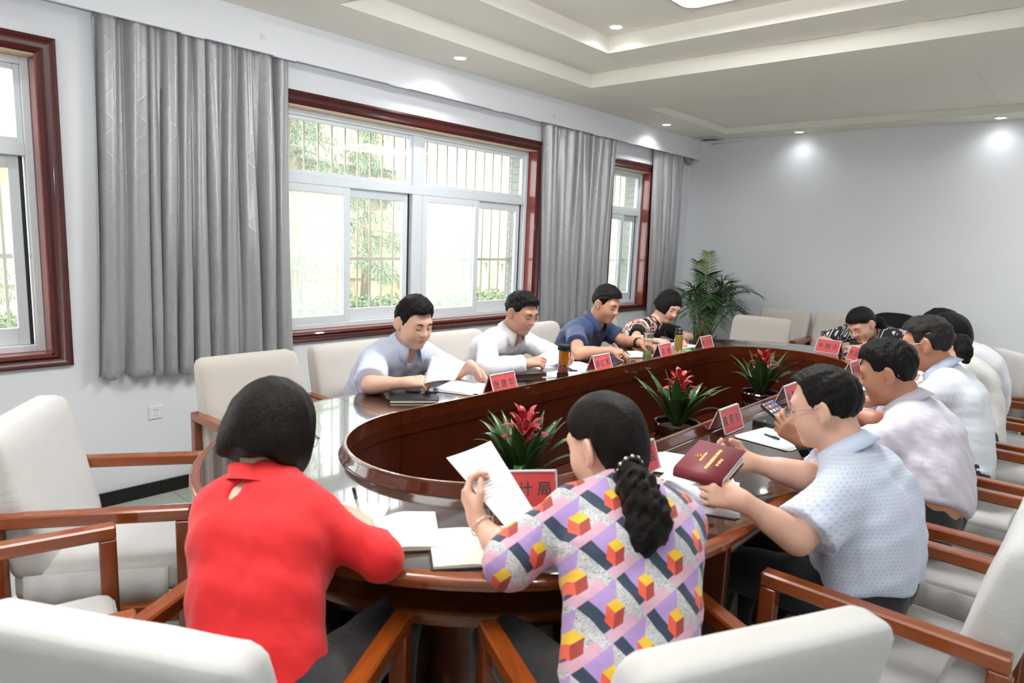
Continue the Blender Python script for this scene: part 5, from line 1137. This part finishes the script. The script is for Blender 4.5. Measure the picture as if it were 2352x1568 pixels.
build_person(pose(Vector((.592, 1.135, .59)), f3, hd, nk, .108, .068, face=(.84, .42, -.42), yaw=.12, label='woman with dark bob in a bright red blouse, seen from behind', group=gP, skin='fair', female=True, hair='bob', hairmat='hair_b', bot=-.082, seed=45, hk=1.0, arm=.82, girth=.80, cyl=True, hres=.0045, res=.0045, hunch=.03, glasses=True,
    el=(at(640, 1180, d=1.75), at(874, 1284, Z=.795)), wr=(at(740, 1190, d=1.80), at(838, 1206, Z=.83)), hand=(H((.9, .1, 0), (0, 0, -1), (.3, -.9, 0), (.4, .5, .3)), H((.15, .95, .10), (-.5, .1, -.8), (-.7, .2, .5), (.6, .8, .5), pinch=.7)),
    stand=True, keyhole=-.02, cloth=CL['red'], sleeve=1.50, flare=.010, vneck=0, garment='blouse', loose=.013, cres=.0075, hem=-.06, wrinkle=.003))
# ------------------------------------------------------------------ things on the table
ZT = 0.7705
M['paper'] = plain('white_paper', C(236, 238, 244), .7, .01); M['cream_paper'] = plain('cream_paper', C(232, 230, 214), .7, .01)
def printed(name, base=C(236, 238, 244), ink=C(160, 163, 172), lines=26, margin=.1, head=True):
    t = NT(name); mt = t.math; uv = t.sep(t.coord('UV')); x, y = uv[0], uv[1]
    row = mt('FLOOR', mt('MULTIPLY', y, float(lines))); fy = mt('FRACT', mt('MULTIPLY', y, float(lines)))
    nz = t.new('ShaderNodeTexNoise'); cv = t.new('ShaderNodeCombineXYZ'); t.put(cv.inputs[0], mt('MULTIPLY', x, 60.0)); t.put(cv.inputs[1], mt('MULTIPLY', row, 7.3)); t.put(nz.inputs['Vector'], cv.outputs[0]); nz.inputs['Scale'].default_value = 1.6
    rn = t.new('ShaderNodeTexWhiteNoise', noise_dimensions='1D'); t.put(rn.inputs['W'], row)
    on = mt('MULTIPLY', mt('GREATER_THAN', nz.outputs[0], .40), mt('MULTIPLY', mt('GREATER_THAN', fy, .34), mt('LESS_THAN', fy, .72)))
    on = mt('MULTIPLY', on, mt('MULTIPLY', mt('GREATER_THAN', x, margin + .02), mt('LESS_THAN', x, mt('SUBTRACT', 1 - margin, mt('MULTIPLY', mt('GREATER_THAN', rn.outputs[0], .72), .35)))))
    on = mt('MULTIPLY', on, mt('MULTIPLY', mt('GREATER_THAN', y, .08), mt('LESS_THAN', y, .93)))
    if head:
        blank = mt('MULTIPLY', mt('GREATER_THAN', y, .76), mt('GREATER_THAN', mt('ABSOLUTE', mt('SUBTRACT', y, .86)), .02)); on = mt('MULTIPLY', on, mt('SUBTRACT', 1.0, blank))
        ttl = mt('MULTIPLY', mt('LESS_THAN', mt('ABSOLUTE', mt('SUBTRACT', y, .735)), .011), mt('MULTIPLY', mt('LESS_THAN', mt('ABSOLUTE', mt('SUBTRACT', x, .5)), .34), mt('GREATER_THAN', nz.outputs[0], .42)))
        on = mt('MAXIMUM', on, ttl)
    t.set(Base_Color=t.mix(mt('MULTIPLY', on, .7), base, ink), Roughness=.7); return t.m
M['print'] = printed('printed_sheet'); M['print2'] = printed('printed_sheet_dense', lines=40, head=False); M['notes'] = printed('handwritten_notes', C(232, 230, 214), C(150, 150, 150), 22, .08, False)
def sheet(name, c, mat, bend=.0, nu=8, nv=10, label=None, cat=None, group=None, parent=None, thick=.0004, curl=0.0):
    """c: four corners (top left, top right, bottom right, bottom left)"""
    A, B, Cc, Dd = [Vector(p) for p in c]; n = (B - A).cross(Dd - A).normalized(); V, F, U = [], [], []
    for j in range(nv + 1):
        for i in range(nu + 1):
            u, v = i / nu, j / nv; p = (A.lerp(B, u)).lerp(Dd.lerp(Cc, u), v) + n * (bend * math.sin(PI * u) + curl * (1 - v) ** 2); V.append(p); U.append((u, 1 - v))
    o0 = V[0].copy(); 
    for j in range(nv):
        for i in range(nu): a = j * (nu + 1) + i; F.append((a, a + 1, a + nu + 2, a + nu + 1))
    me = mesh_from(name, [v - o0 for v in V], F, True); uvl = me.uv_layers.new(name='UVMap')
    for l in me.loops: uvl.data[l.index].uv = U[l.vertex_index]
    me.materials.append(mat); o = link(name, me, parent, o0); s = o.modifiers.new('thickness', 'SOLIDIFY'); s.thickness = thick; s.offset = 0
    return tag(o, label, cat, group)
def flat(name, pts, z0, z1, mat, parent=None, bev=True):
    P = [Vector(p) for p in pts]; c = sum(P, Vector()) / len(P); m = MB(); poly = [(p.x - c.x, p.y - c.y) for p in P]
    ar = sum(poly[i][0] * poly[(i + 1) % len(poly)][1] - poly[(i + 1) % len(poly)][0] * poly[i][1] for i in range(len(poly)))
    if ar < 0: poly = poly[::-1]
    m.prism(poly, z0, z1); return m.build(name, mat, parent, loc=(c.x, c.y, 0) if parent is None else None), c
def quad(cx, cy, w, h, a):
    ca, sa = math.cos(a), math.sin(a); return [(cx + x * ca - y * sa, cy + x * sa + y * ca, 0) for x, y in ((-w / 2, h / 2), (w / 2, h / 2), (w / 2, -h / 2), (-w / 2, -h / 2))]
def lay(q, z): return [Vector((p[0], p[1], z)) for p in q]
rsp = random.Random(4)
def pile(cx, cy, a, n, label, mat='print', w=.205, h=.29, z=ZT, sp=.02, group='papers on the table'):
    """a loose stack: every sheet a part of its own"""
    r = empty('paper_stack', (cx, cy, z), a, label, 'papers', group); o = None
    for k in range(n):
        q = lay(quad(rsp.uniform(-sp, sp), rsp.uniform(-sp, sp), w, h, rsp.uniform(-.12, .12)), .0006 + .0011 * k); o = sheet('sheet', q, M['paper'] if k < n - 1 else M[mat], 0, 4, 5, parent=r, thick=.0009)
    return r
def book(cx, cy, a, w, h, t, label, cover, page=M['cream_paper'], z=ZT, cat='notebook', strap=False):
    r = empty('notebook', (cx, cy, z), a, label, cat)
    m = MB(); m.prism(rrect(-w / 2, w / 2, -h / 2, h / 2, .006, 3), 0, .0018); m.prism(rrect(-w / 2, w / 2, -h / 2, h / 2, .006, 3), t - .0018, t); m.box(-w / 2, -w / 2 + .003, -h / 2 + .004, h / 2 - .004, .001, t - .001); m.build('cover', cover, r)
    m = MB(); m.prism(rrect(-w / 2 + .003, w / 2 - .004, -h / 2 + .004, h / 2 - .004, .004, 3), .0018, t - .0018); m.build('pages', page, r); return r
def openbook(cx, cy, a, w, h, label, cover, mat='notes', z=ZT, lift=.010, page=None):
    """w: width of one page"""
    r = empty('open_notebook', (cx, cy, z), a, label, 'notebook', 'notebooks on the table'); m = MB(); m.prism(rrect(-w - .006, w + .006, -h / 2 - .005, h / 2 + .005, .008, 3), 0, .0025); m.build('cover', cover, r)
    for s in (-1, 1):
        mb = MB(); n = 10; P = []
        for i in range(n + 1):
            u = i / n; x = s * w * u; zt = .0025 + lift * (math.sin(min(1, u * 2.2) * PI / 2) * (1 - .45 * u)) * (1 if u > 0 else .3)
            P.append([(x, -h / 2, .0026), (x, -h / 2, zt), (x, h / 2, zt), (x, h / 2, .0026)])
        mb.grid(P); mb.f.append((n * 4, n * 4 + 1, n * 4 + 2, n * 4 + 3)); mb.mi.append(0)
        o = mb.build('page_block', M['cream_paper'], r, angle=.5)
        rows = P; V, F, U = [], [], []
        for i in range(n + 1):
            V += [(rows[i][1][0], -h / 2 + .001, rows[i][1][2] + .0004), (rows[i][1][0], h / 2 - .001, rows[i][1][2] + .0004)]; U += [((i / n) if s > 0 else 1 - i / n, 0), ((i / n) if s > 0 else 1 - i / n, 1)]
        for i in range(n): F.append((2 * i, 2 * i + 1, 2 * i + 3, 2 * i + 2)[::-s])
        me = mesh_from('page', V, F, True); ul = me.uv_layers.new(name='UVMap')
        for l in me.loops: ul.data[l.index].uv = U[l.vertex_index]
        me.materials.append(page or M[mat]); link('page', me, o)
    return r
def pen(a, b, label, body=None, group='pens on the table'):
    a, b = Vector(a), Vector(b); d = (b - a).normalized(); L_ = (b - a).length; r = empty('pen', a, 0, label, 'pen', group); body = body or M['seal']
    m = MB(); m.tube([d * .012, d * L_ * .62], [.0038, .0042], 10); m.build('barrel', body, r, smooth=True)
    m = MB(); m.tube([d * L_ * .62, d * L_], [.0046, .0042], 10); m.tube([d * L_ * .66 + Vector((0, 0, .006)), d * L_ * .92 + Vector((0, 0, .006))], .0011, 5); m.build('cap', M['seal'], r, smooth=True)
    m = MB(); m.tube([Vector((0, 0, 0)), d * .012], [.0008, .0034], 8); m.build('tip', M['glass_frame'], r, smooth=True); return r
M['phone'] = plain('slate_phone', C(58, 64, 74), .2, .03, Coat_Weight=.5); M['leather'] = plain('black_leather', C(28, 30, 32), .45, .1, 30, .2, 120); M['brown_leather'] = plain('brown_leather', C(72, 54, 50), .35, .1, 30)
M['green_tab'] = plain('green_folder', C(110, 208, 110), .4)
# --- name plates
M['acrylic'] = NT('clear_acrylic'); _t = M['acrylic']; _t.n.remove(_t.b); _a = _t.new('ShaderNodeBsdfTransparent'); _a.inputs[0].default_value = (.97, .97, .98, 1); _b = _t.new('ShaderNodeBsdfPrincipled'); _b.inputs['Base Color'].default_value = (.80, .80, .84, 1); _b.inputs['Roughness'].default_value = .12
_m = _t.new('ShaderNodeMixShader'); _m.inputs[0].default_value = .035; _t.t.links.new(_a.outputs[0], _m.inputs[1]); _t.t.links.new(_b.outputs[0], _m.inputs[2]); _t.t.links.new(_m.outputs[0], _t.out.inputs[0]); M['acrylic'] = _t.m
M['acrylic_edge'] = plain('acrylic_edge', C(206, 206, 212), .15); M['red_card'] = plain('red_card', C(226, 44, 42), .35, .04, 5, Coat_Weight=.3); M['ink'] = plain('black_ink', C(34, 26, 30), .5)
def text_mesh(body, size):
    cu = D.curves.new('lettering', 'FONT'); cu.body = body; cu.size = size; cu.align_x = 'CENTER'; cu.align_y = 'CENTER'; cu.resolution_u = 3; cu.offset = size * .018; o = D.objects.new('lettering', cu); COL.objects.link(o)
    dg = bpy.context.evaluated_depsgraph_get(); me = D.meshes.new_from_object(o.evaluated_get(dg)); D.objects.remove(o); D.curves.remove(cu); return me
PW, PH, PD = .180, .098, .036
def plate(cx, cy, head, text, label, far=None):
    """head: direction the named face looks; far: what the reverse carries"""
    h = Vector((head[0], head[1], 0)).normalized(); r = empty('name_plate', (cx, cy, ZT), math.atan2(-h.x, h.y), label, 'name plate', 'red name plates')
    for s in (1, -1):
        th = math.atan2(PD, PH); tl = Matrix.Translation((0, s * PD, .001)) @ Matrix.Rotation(0 if s > 0 else PI, 4, 'Z') @ Matrix.Rotation(th, 4, 'X')
        m = MB(); m.box(-PW / 2, PW / 2, .0005, .0025, 0, PH * 1.04, tl); o = m.build('acrylic_face', M['acrylic'], r)
        m = MB(); b = .0045
        m.box(-PW / 2, -PW / 2 + b, -.001, .003, 0, PH * 1.04, tl); m.box(PW / 2 - b, PW / 2, -.001, .003, 0, PH * 1.04, tl); m.box(-PW / 2, PW / 2, -.001, .003, 0, b, tl); m.box(-PW / 2, PW / 2, -.001, .003, PH * 1.04 - b, PH * 1.04, tl); m.build('acrylic_edge', M['acrylic_edge'], o)
        m = MB(); m.box(-PW / 2 + .006, PW / 2 - .006, -.0012, -.0004, .006, PH * 1.04 - .006, tl); c = m.build('card', M['red_card'], r)
        tx = text if s > 0 else (far if far is not None else text)
        if tx:
            me = text_mesh(tx, .042); me.transform(tl @ Matrix.Translation((0, .0000, PH * .5)) @ Matrix.Rotation(PI, 4, 'Z') @ Matrix.Rotation(PI / 2, 4, 'X')); me.materials.append(M['ink']); link('lettering', me, c)
    return r
plate(2.345, 2.128, (0.03, -1), '张 建 华', 'red name plate lettered 张建华 in front of the man in pale blue')
plate(3.205, 2.148, (0.03, -1), '胡 红 军', 'red name plate lettered 胡红军 beside the amber tea flask')
plate(3.925, 2.142, (0.05, -1), '吴   勉', 'red name plate beside the glass with green leaves, two characters')
plate(4.535, 2.150, (0.02, -1), '郭 京 玉', 'red name plate in front of the woman in black')
plate(5.205, 1.50, (-1, .20), '金 融 办', 'red name plate lettered 金融办 before the woman in zigzag top')
plate(4.985, 1.245, (-.70, .72), '财 政 局', 'red name plate lettered 财政局 half hidden by the lilac-shirted man')
plate(2.58, 1.10, (0, -1), '政 府 办', 'red name plate lettered 政府办, standing past the red booklet')
plate(3.27, 1.10, (0, -1), '发 改 局', 'red name plate past the light blue shirted man, facing the lilac shirt')
plate(4.30, 1.095, (0, -1), '商 务 局', 'red name plate past the lilac-shirted man, its clear side catching light')
plate(1.385, 1.155, (-.645, -.765), '审 计 局', 'red name plate lettered 计局 behind the raised sheet')
plate(1.855, 1.075, (0, -1), '工 商 会', 'red name plate mostly hidden behind the blouse woman\'s head')
# --- window side, left to right
book(1.935, 2.285, R(-38), .215, .145, .016, 'black notebook with cream pages under the slate phone', M['leather'])
r = empty('phone', (2.03, 2.335, ZT + .0163), R(-42), 'slate grey phone lying on the black notebook', 'phone')
m = MB(); m.prism(rrect(-.078, .078, -.037, .037, .01, 4), 0, .008); m.build('body', M['phone'], r, angle=.5); m = MB(); [m.lathe([(.006, .008), (.006, .0095), (0, .0095)], 14, Matrix.Translation((.060, -.020 + .018 * k, 0))) for k in range(3)]; m.box(.05, .07, -.03, .026, .0079, .0086, None, .0003); m.build('camera_lenses', M['dark'], r, angle=.5)
pile(2.30, 2.325, R(-64), 4, 'loose sheets under the left hand of the man in pale blue', 'print2'); o, c = flat('folder_tab', quad(2.285, 2.205, .07, .035, .1), ZT, ZT + .003, M['green_tab']); tag(o, 'bright green tab under the loose sheets beside the 张建华 plate', 'folder')
sheet('paper_sheet', [at(992, 815, Y=2.36), at(1069, 829, Y=2.20), at(1044, 874, Y=2.15), at(972, 882, Y=2.29)], M['print'], -.012, label='printed sheet held up by the man in pale blue', cat='paper', curl=.006)
book(2.76, 2.335, R(-22), .205, .145, .022, 'brown leather notebook beside the 张建华 plate', M['brown_leather'], M['brown_leather']); pen((2.60, 2.27, ZT + .005), (2.675, 2.215, ZT + .005), 'dark pen lying by the brown notebook')
pile(2.98, 2.30, R(-30), 3, 'sheets spread before the bespectacled man in white', 'print2', sp=.03); pen((2.98, 2.28, ZT + .010), (3.06, 2.20, ZT + .010), 'black pen lying on the sheets beside the amber flask')
sheet('paper_sheet', [at(1236, 818, Y=2.38), at(1276, 792, Y=2.34), at(1305, 806, Y=2.28), at(1256, 838, Y=2.31)], M['paper'], .004, label='folded white papers held by the bespectacled man in white', cat='paper')
sheet('paper_sheet', [at(1242, 822, Y=2.36), at(1280, 797, Y=2.32), at(1296, 830, Y=2.27), at(1255, 840, Y=2.29)], M['paper'], .004, label='front leaf of the papers held by the man in white', cat='paper')
pile(3.20, 2.30, R(-15), 3, 'white sheets right of the amber flask', 'print2'); o, c = flat('folder_tab', quad(3.10, 2.17, .06, .03, .2), ZT, ZT + .003, M['green_tab']); tag(o, 'pale green tab beside the 胡红军 plate', 'folder')
openbook(3.84, 2.335, R(-20), .135, .20, 'open notebook the man in navy polo writes in', M['brown_leather']); pen(at(1447, 816, Z=ZT + .016), at(1419, 790, Z=.90), 'black pen in the hand of the man in navy polo')
pile(4.50, 2.36, R(-10), 4, 'open white papers before the woman in black', 'print2', .29, .2); openbook(4.42, 2.40, R(-15), .06, .09, 'small cream notepad under the hand of the woman in black', M['cream_paper'], z=ZT + .006, lift=.004)
pen(at(1537, 789, Z=ZT + .016), at(1527, 764, Z=.93), 'white pen in the hand of the woman in black', M['white_plastic']); o, c = flat('folder_tab', quad(4.36, 2.19, .10, .03, .05), ZT, ZT + .003, M['green_tab']); tag(o, 'bright green folder edge beside the tea glass of the woman in black', 'folder')
r = empty('phone', (4.80, 2.19, ZT), R(20), 'black phone lying beside the 郭京玉 plate', 'phone'); m = MB(); m.prism(rrect(-.075, .075, -.036, .036, .01, 4), 0, .008); m.build('body', M['leather'], r, angle=.5)
# --- flasks
def glassy(name, col, mixf):
    t = NT(name); t.n.remove(t.b); a = t.new('ShaderNodeBsdfTransparent'); a.inputs[0].default_value = (*col, 1); g = t.new('ShaderNodeBsdfGlossy'); g.inputs['Roughness'].default_value = .03; f = t.new('ShaderNodeFresnel'); f.inputs[0].default_value = 1.45; mx = t.new('ShaderNodeMixShader')
    t.put(mx.inputs[0], t.math('MINIMUM', t.math('ADD', f.outputs[0], mixf), .3)); t.t.links.new(a.outputs[0], mx.inputs[1]); t.t.links.new(g.outputs[0], mx.inputs[2]); t.t.links.new(mx.outputs[0], t.out.inputs[0]); return t.m
M['glass'] = glassy('flask_glass', (.93, .95, .95), .03); M['tea'] = plain('amber_tea', C(214, 122, 18), .1, .25, 20); M['tea_dark'] = plain('dark_tea', C(138, 44, 12), .1, .3, 20); M['greens'] = plain('tea_leaves', C(118, 124, 66), .8, .4, 60, .6, 120); M['chrys'] = plain('yellow_tea', C(178, 146, 60), .4, .35, 50); M['steel'] = plain('steel', C(190, 190, 188), .2, .02, Metallic=.9)
def flask(x, y, label, parts):
    r = empty('tea_flask', (x, y, ZT), 0, label, 'flask', 'tea flasks on the table')
    for n, pr, mt in parts:
        m = MB(); m.lathe(pr, 28); m.build(n, M[mt], r, angle=.6)
flask(2.845, 2.140, 'amber tea flask with black cap and base', [('base', [(0, 0), (.031, 0), (.032, .004), (.031, .034), (0, .034)], 'seal'), ('lower_tea', [(0, .037), (.026, .037), (.026, .066), (.018, .072), (0, .072)], 'tea_dark'), ('upper_tea', [(0, .074), (.018, .074), (.026, .082), (.026, .152), (0, .152)], 'tea'), ('glass_wall', [(.031, .034), (.031, .070), (.0285, .074), (.031, .079), (.031, .160)], 'glass'), ('cap', [(0, .158), (.033, .158), (.034, .162), (.034, .184), (.031, .188), (0, .188)], 'seal')])
flask(3.742, 2.155, 'clear flask with steel lid and green leaves', [('tea_leaves', [(0, .006), (.026, .006), (.027, .05), (.022, .062), (.010, .058), (0, .07)], 'greens'), ('glass_wall', [(0, .001), (.030, .001), (.031, .004), (.031, .15)], 'glass'), ('lid', [(0, .15), (.032, .15), (.032, .176), (.026, .18), (.0, .18)], 'steel'), ('lid_top', [(.02, .18), (.021, .19), (.015, .205), (.006, .21), (0, .21)], 'glass')])
flask(4.187, 2.175, 'slim clear glass of yellow tea', [('tea', [(0, .028), (.025, .028), (.025, .125), (0, .125)], 'chrys'), ('glass_wall', [(0, 0), (.030, 0), (.0305, .02), (.0305, .145)], 'glass'), ('lid', [(.0305, .145), (.030, .148), (.027, .152), (.027, .17), (.024, .174), (0, .174)], 'glass')])
# --- far end
pile(5.42, 1.50, R(80), 3, 'notes under the hands of the woman in zigzag top', 'notes'); pen(at(1936, 800, Z=ZT + .01), at(1934, 770, Z=.92), 'white and black pen in the hand of the far woman', M['white_plastic'])
# --- near side
pile(2.62, .905, R(-4), 5, 'stack of white papers with a pen on it, before the lilac-shirted man', 'print', .26, .21, sp=.008); pen((2.60, .96, ZT + .012), (2.575, .885, ZT + .012), 'short black pen lying on the paper stack')
r = empty('document_folder', (2.85, .965, ZT), R(-6), 'black document folder behind the paper stack', 'folder'); m = MB(); m.prism(rrect(-.12, .12, -.085, .085, .012, 3), 0, .022); m.build('cover', M['leather'], r, angle=.5); m = MB(); m.lathe([(.005, .022), (.004, .0245), (0, .025)], 10, Matrix.Translation((-.095, .04, 0))); m.build('stud', M['steel'], r, smooth=True)
pile(3.34, .88, R(5), 4, 'white papers before the grey-haired man', 'print2'); pile(4.05, .9, R(2), 3, 'white papers before the ponytailed woman', 'print2')
hp = at(1797, 950, X=2.30); r = empty('phone', hp, 0, 'black phone with a lit screen of app icons, held by the lilac-shirted man', 'phone')
c4 = [at(1767, 940, d=2.42), at(1796, 928, d=2.46), at(1826, 966, d=2.40), at(1797, 978, d=2.36)]; A_, B_, C_, D_ = c4; ex = (B_ - A_).normalized(); ey = (A_ - D_); ey = (ey - ex * ey.dot(ex)).normalized(); ez = ex.cross(ey); hp = (A_ + C_) / 2; w_, l_ = .036, .074
if ez.dot(Vector((0, 0, CAMZ)) - hp) < 0: ez = -ez; ex = -ex
r.location = hp; r.rotation_euler = Matrix((ex, ey, ez)).transposed().to_euler()
m = MB(); m.prism(rrect(-w_, w_, -l_, l_, .009, 4), -.008, 0); m.build('body', M['leather'], r, angle=.5)
def screen_mat():
    t = NT('phone_screen'); mt = t.math; uv = t.sep(t.coord('Object')); a = mt('MULTIPLY', uv[0], 1 / .0165); b = mt('MULTIPLY', uv[1], 1 / .0200); fa, fb = mt('SUBTRACT', mt('FRACT', mt('ADD', a, .0)), .5), mt('SUBTRACT', mt('FRACT', b), .5)
    on = mt('MULTIPLY', mt('LESS_THAN', mt('ABSOLUTE', fa), .33), mt('LESS_THAN', mt('ABSOLUTE', fb), .28)); wn = t.new('ShaderNodeTexWhiteNoise', noise_dimensions='2D'); cv = t.new('ShaderNodeCombineXYZ'); t.put(cv.inputs[0], mt('FLOOR', a)); t.put(cv.inputs[1], mt('FLOOR', b)); t.put(wn.inputs['Vector'], cv.outputs[0])
    ic = t.ramp(wn.outputs[0], (0.0, C(230, 90, 80)), (.3, C(236, 228, 224)), (.5, C(110, 140, 240)), (.7, C(110, 190, 200)), (.9, C(240, 200, 190))); col = t.mix(on, C(104, 92, 92), ic); t.set(Base_Color=C(10, 10, 10), Emission_Color=col, Emission_Strength=.9, Roughness=.1); return t.m
m = MB(); m.prism(rrect(-w_ + .003, w_ - .003, -l_ + .004, l_ - .004, .007, 4), 0, .0006); m.build('screen', screen_mat(), r)
# the red booklet, folded back around its spine, and the sheets beneath it
M['maroon'] = plain('maroon_cover', C(112, 24, 36), .6, .06, 14); M['gold_print'] = plain('gold_print', C(214, 166, 44), .35, Metallic=.3)
bk = [at(1602, 1010, d=2.03), at(1708, 1036, d=1.95), at(1662, 1100, d=1.80), at(1556, 1075, d=1.88)]
A_, B_, C_, D_ = bk; ex = (B_ - A_).normalized(); ey = (A_ - D_); ey = (ey - ex * ey.dot(ex)).normalized(); ez = ex.cross(ey); bw, bl = .147, .205; Mb = Matrix((ex, ey, ez)).transposed().to_4x4(); Mb.translation = (A_ + B_ + C_ + D_) / 4
W1 = (B_ - A_).length; H1 = ((A_ - D_).length + (B_ - C_).length) / 2
r = empty('booklet', Mb.translation, 0, 'maroon booklet with gold lettering held open by the man in light blue shirt', 'booklet'); r.rotation_euler = Mb.to_euler()
mb = MB(); P = []
for t_ in np.linspace(-1, 1, 17): P.append([(-W1 / 2, 0, 0), (W1 / 2, 0, 0)])
prof = [(H1 / 2, 0.0)] + [(-H1 / 2 + .012 - .016 * math.sin(a), -.016 + .016 * math.cos(a)) for a in np.linspace(0, PI, 9)] + [(H1 / 2 - .012, -.034)]
mb = MB(); mb.grid([[(-W1 / 2, y, z), (W1 / 2, y, z)] for y, z in prof]); cv = mb.build('cover', M['maroon'], r, angle=.7); s = cv.modifiers.new('thickness', 'SOLIDIFY'); s.thickness = .0015
mb = MB(); mb.grid([[(-W1 / 2 + .002, y, z), (W1 / 2 - .002, y, z)] for y, z in [(H1 / 2 + .003, -.0018), (-H1 / 2 + .014, -.0018), (-H1 / 2 + .002, -.008), (-H1 / 2 + .014, -.014), (H1 / 2 + .003, -.006)]], closed_u=True); n_ = 5; mb.f += [tuple(k * 2 for k in range(n_)), tuple(k * 2 + 1 for k in range(n_))[::-1]]; mb.mi += [0, 0]; mb.build('pages', M['paper'], r)
mb = MB(); mb.grid([[(-W1 / 2 + .002, y, z), (W1 / 2 - .002, y, z)] for y, z in [(H1 / 2 - .01, -.030), (-H1 / 2 + .014, -.024), (-H1 / 2 + .012, -.018), (H1 / 2 - .01, -.018)]], closed_u=True); mb.f += [(0, 2, 4, 6), (1, 7, 5, 3)]; mb.mi += [0, 0]; mb.build('folded_pages', M['cream_paper'], r)
RT = Matrix.Rotation(PI / 2, 4, 'Z')
for txt, sz, off in (('学习贯彻 重要讲话 精神论述', .0098, (.010, 0)), ('学 习 问 答', .0092, (.034, -.01)), ('· 机关干部 学习材料 ·', .0065, (-.022, .0))):
    me = text_mesh(txt, sz); me.transform(Matrix.Translation((off[0] * .9, off[1], .0024)) @ RT); me.materials.append(M['gold_print']); link('gold_lettering', me, cv)
m = MB(); m.tube([(-.036 + .009 * math.cos(a), .009 * math.sin(a), .0022) for a in np.linspace(-2.4, 1.6, 14)], [.0006] + [.0017] * 12 + [.0005], 5); m.tube([(-.030, -.007, .001), (-.042, .006, .001)], .0013, 5); m.box(-.047, -.039, .003, .0085, .0003, .0016, None, .0004); m.build('gold_emblem', M['gold_print'], cv, smooth=True)
pile(2.03, 1.03, R(-68), 4, 'fanned white sheets behind the maroon booklet', 'paper', .16, .22, sp=.012); sheet('paper_sheet', lay([at(1523, 1083, Z=ZT), at(1660, 1062, Z=ZT), at(1718, 1160, Z=ZT), at(1640, 1112, Z=ZT)], ZT + .004), M['paper'], 0, label='plain white sheet lying under the maroon booklet', cat='paper', thick=.001)
r = pile(1.83, .845, R(-62), 4, 'printed sheets at the table edge before the man in light blue', 'print2', .215, .30, sp=.006)
sheet('paper_sheet', [at(1535, 1078, Z=.80), at(1646, 1100, Z=.84), at(1640, 1124, Z=.83), at(1512, 1098, Z=.795)], M['print'], .0, label='sheet pinched by the man in light blue shirt, lifted off the table', cat='paper')
sheet('paper_sheet', lay(quad(1.56, 1.10, .21, .29, R(-35)), ZT + .001), M['paper'], 0, label='white sheet in front of the woman in the colourful blouse', cat='paper', thick=.0012)
# --- the raised sheet, notebooks of the two women in front
sheet('paper_sheet', [at(1025, 1051, d=1.66), at(1127, 1012, d=1.72), at(1231, 1180, d=1.58), at(1170, 1220, d=1.52)], M['print'], .004, 10, 14, label='printed sheet raised in the left hand of the woman in colourful blouse', cat='paper')

openbook(1.115, 1.035, R(-38), .135, .195, 'open notebook with black cover under the raised sheet', M['leather'], 'cream_paper', page=M['cream_paper'])
openbook(.985, 1.262, R(-38), .130, .205, 'open cream notebook in front of the woman in red', M['leather'], 'cream_paper', page=M['cream_paper'], lift=.014)
pile(.985, 1.395, R(35), 2, 'white sheets under the writing hand of the woman in red', 'paper', .2, .14); pen(at(826, 1176, Z=.79), at(812, 1122, Z=.90), 'pen with black cap in the hand of the woman in red', M['white_plastic'])
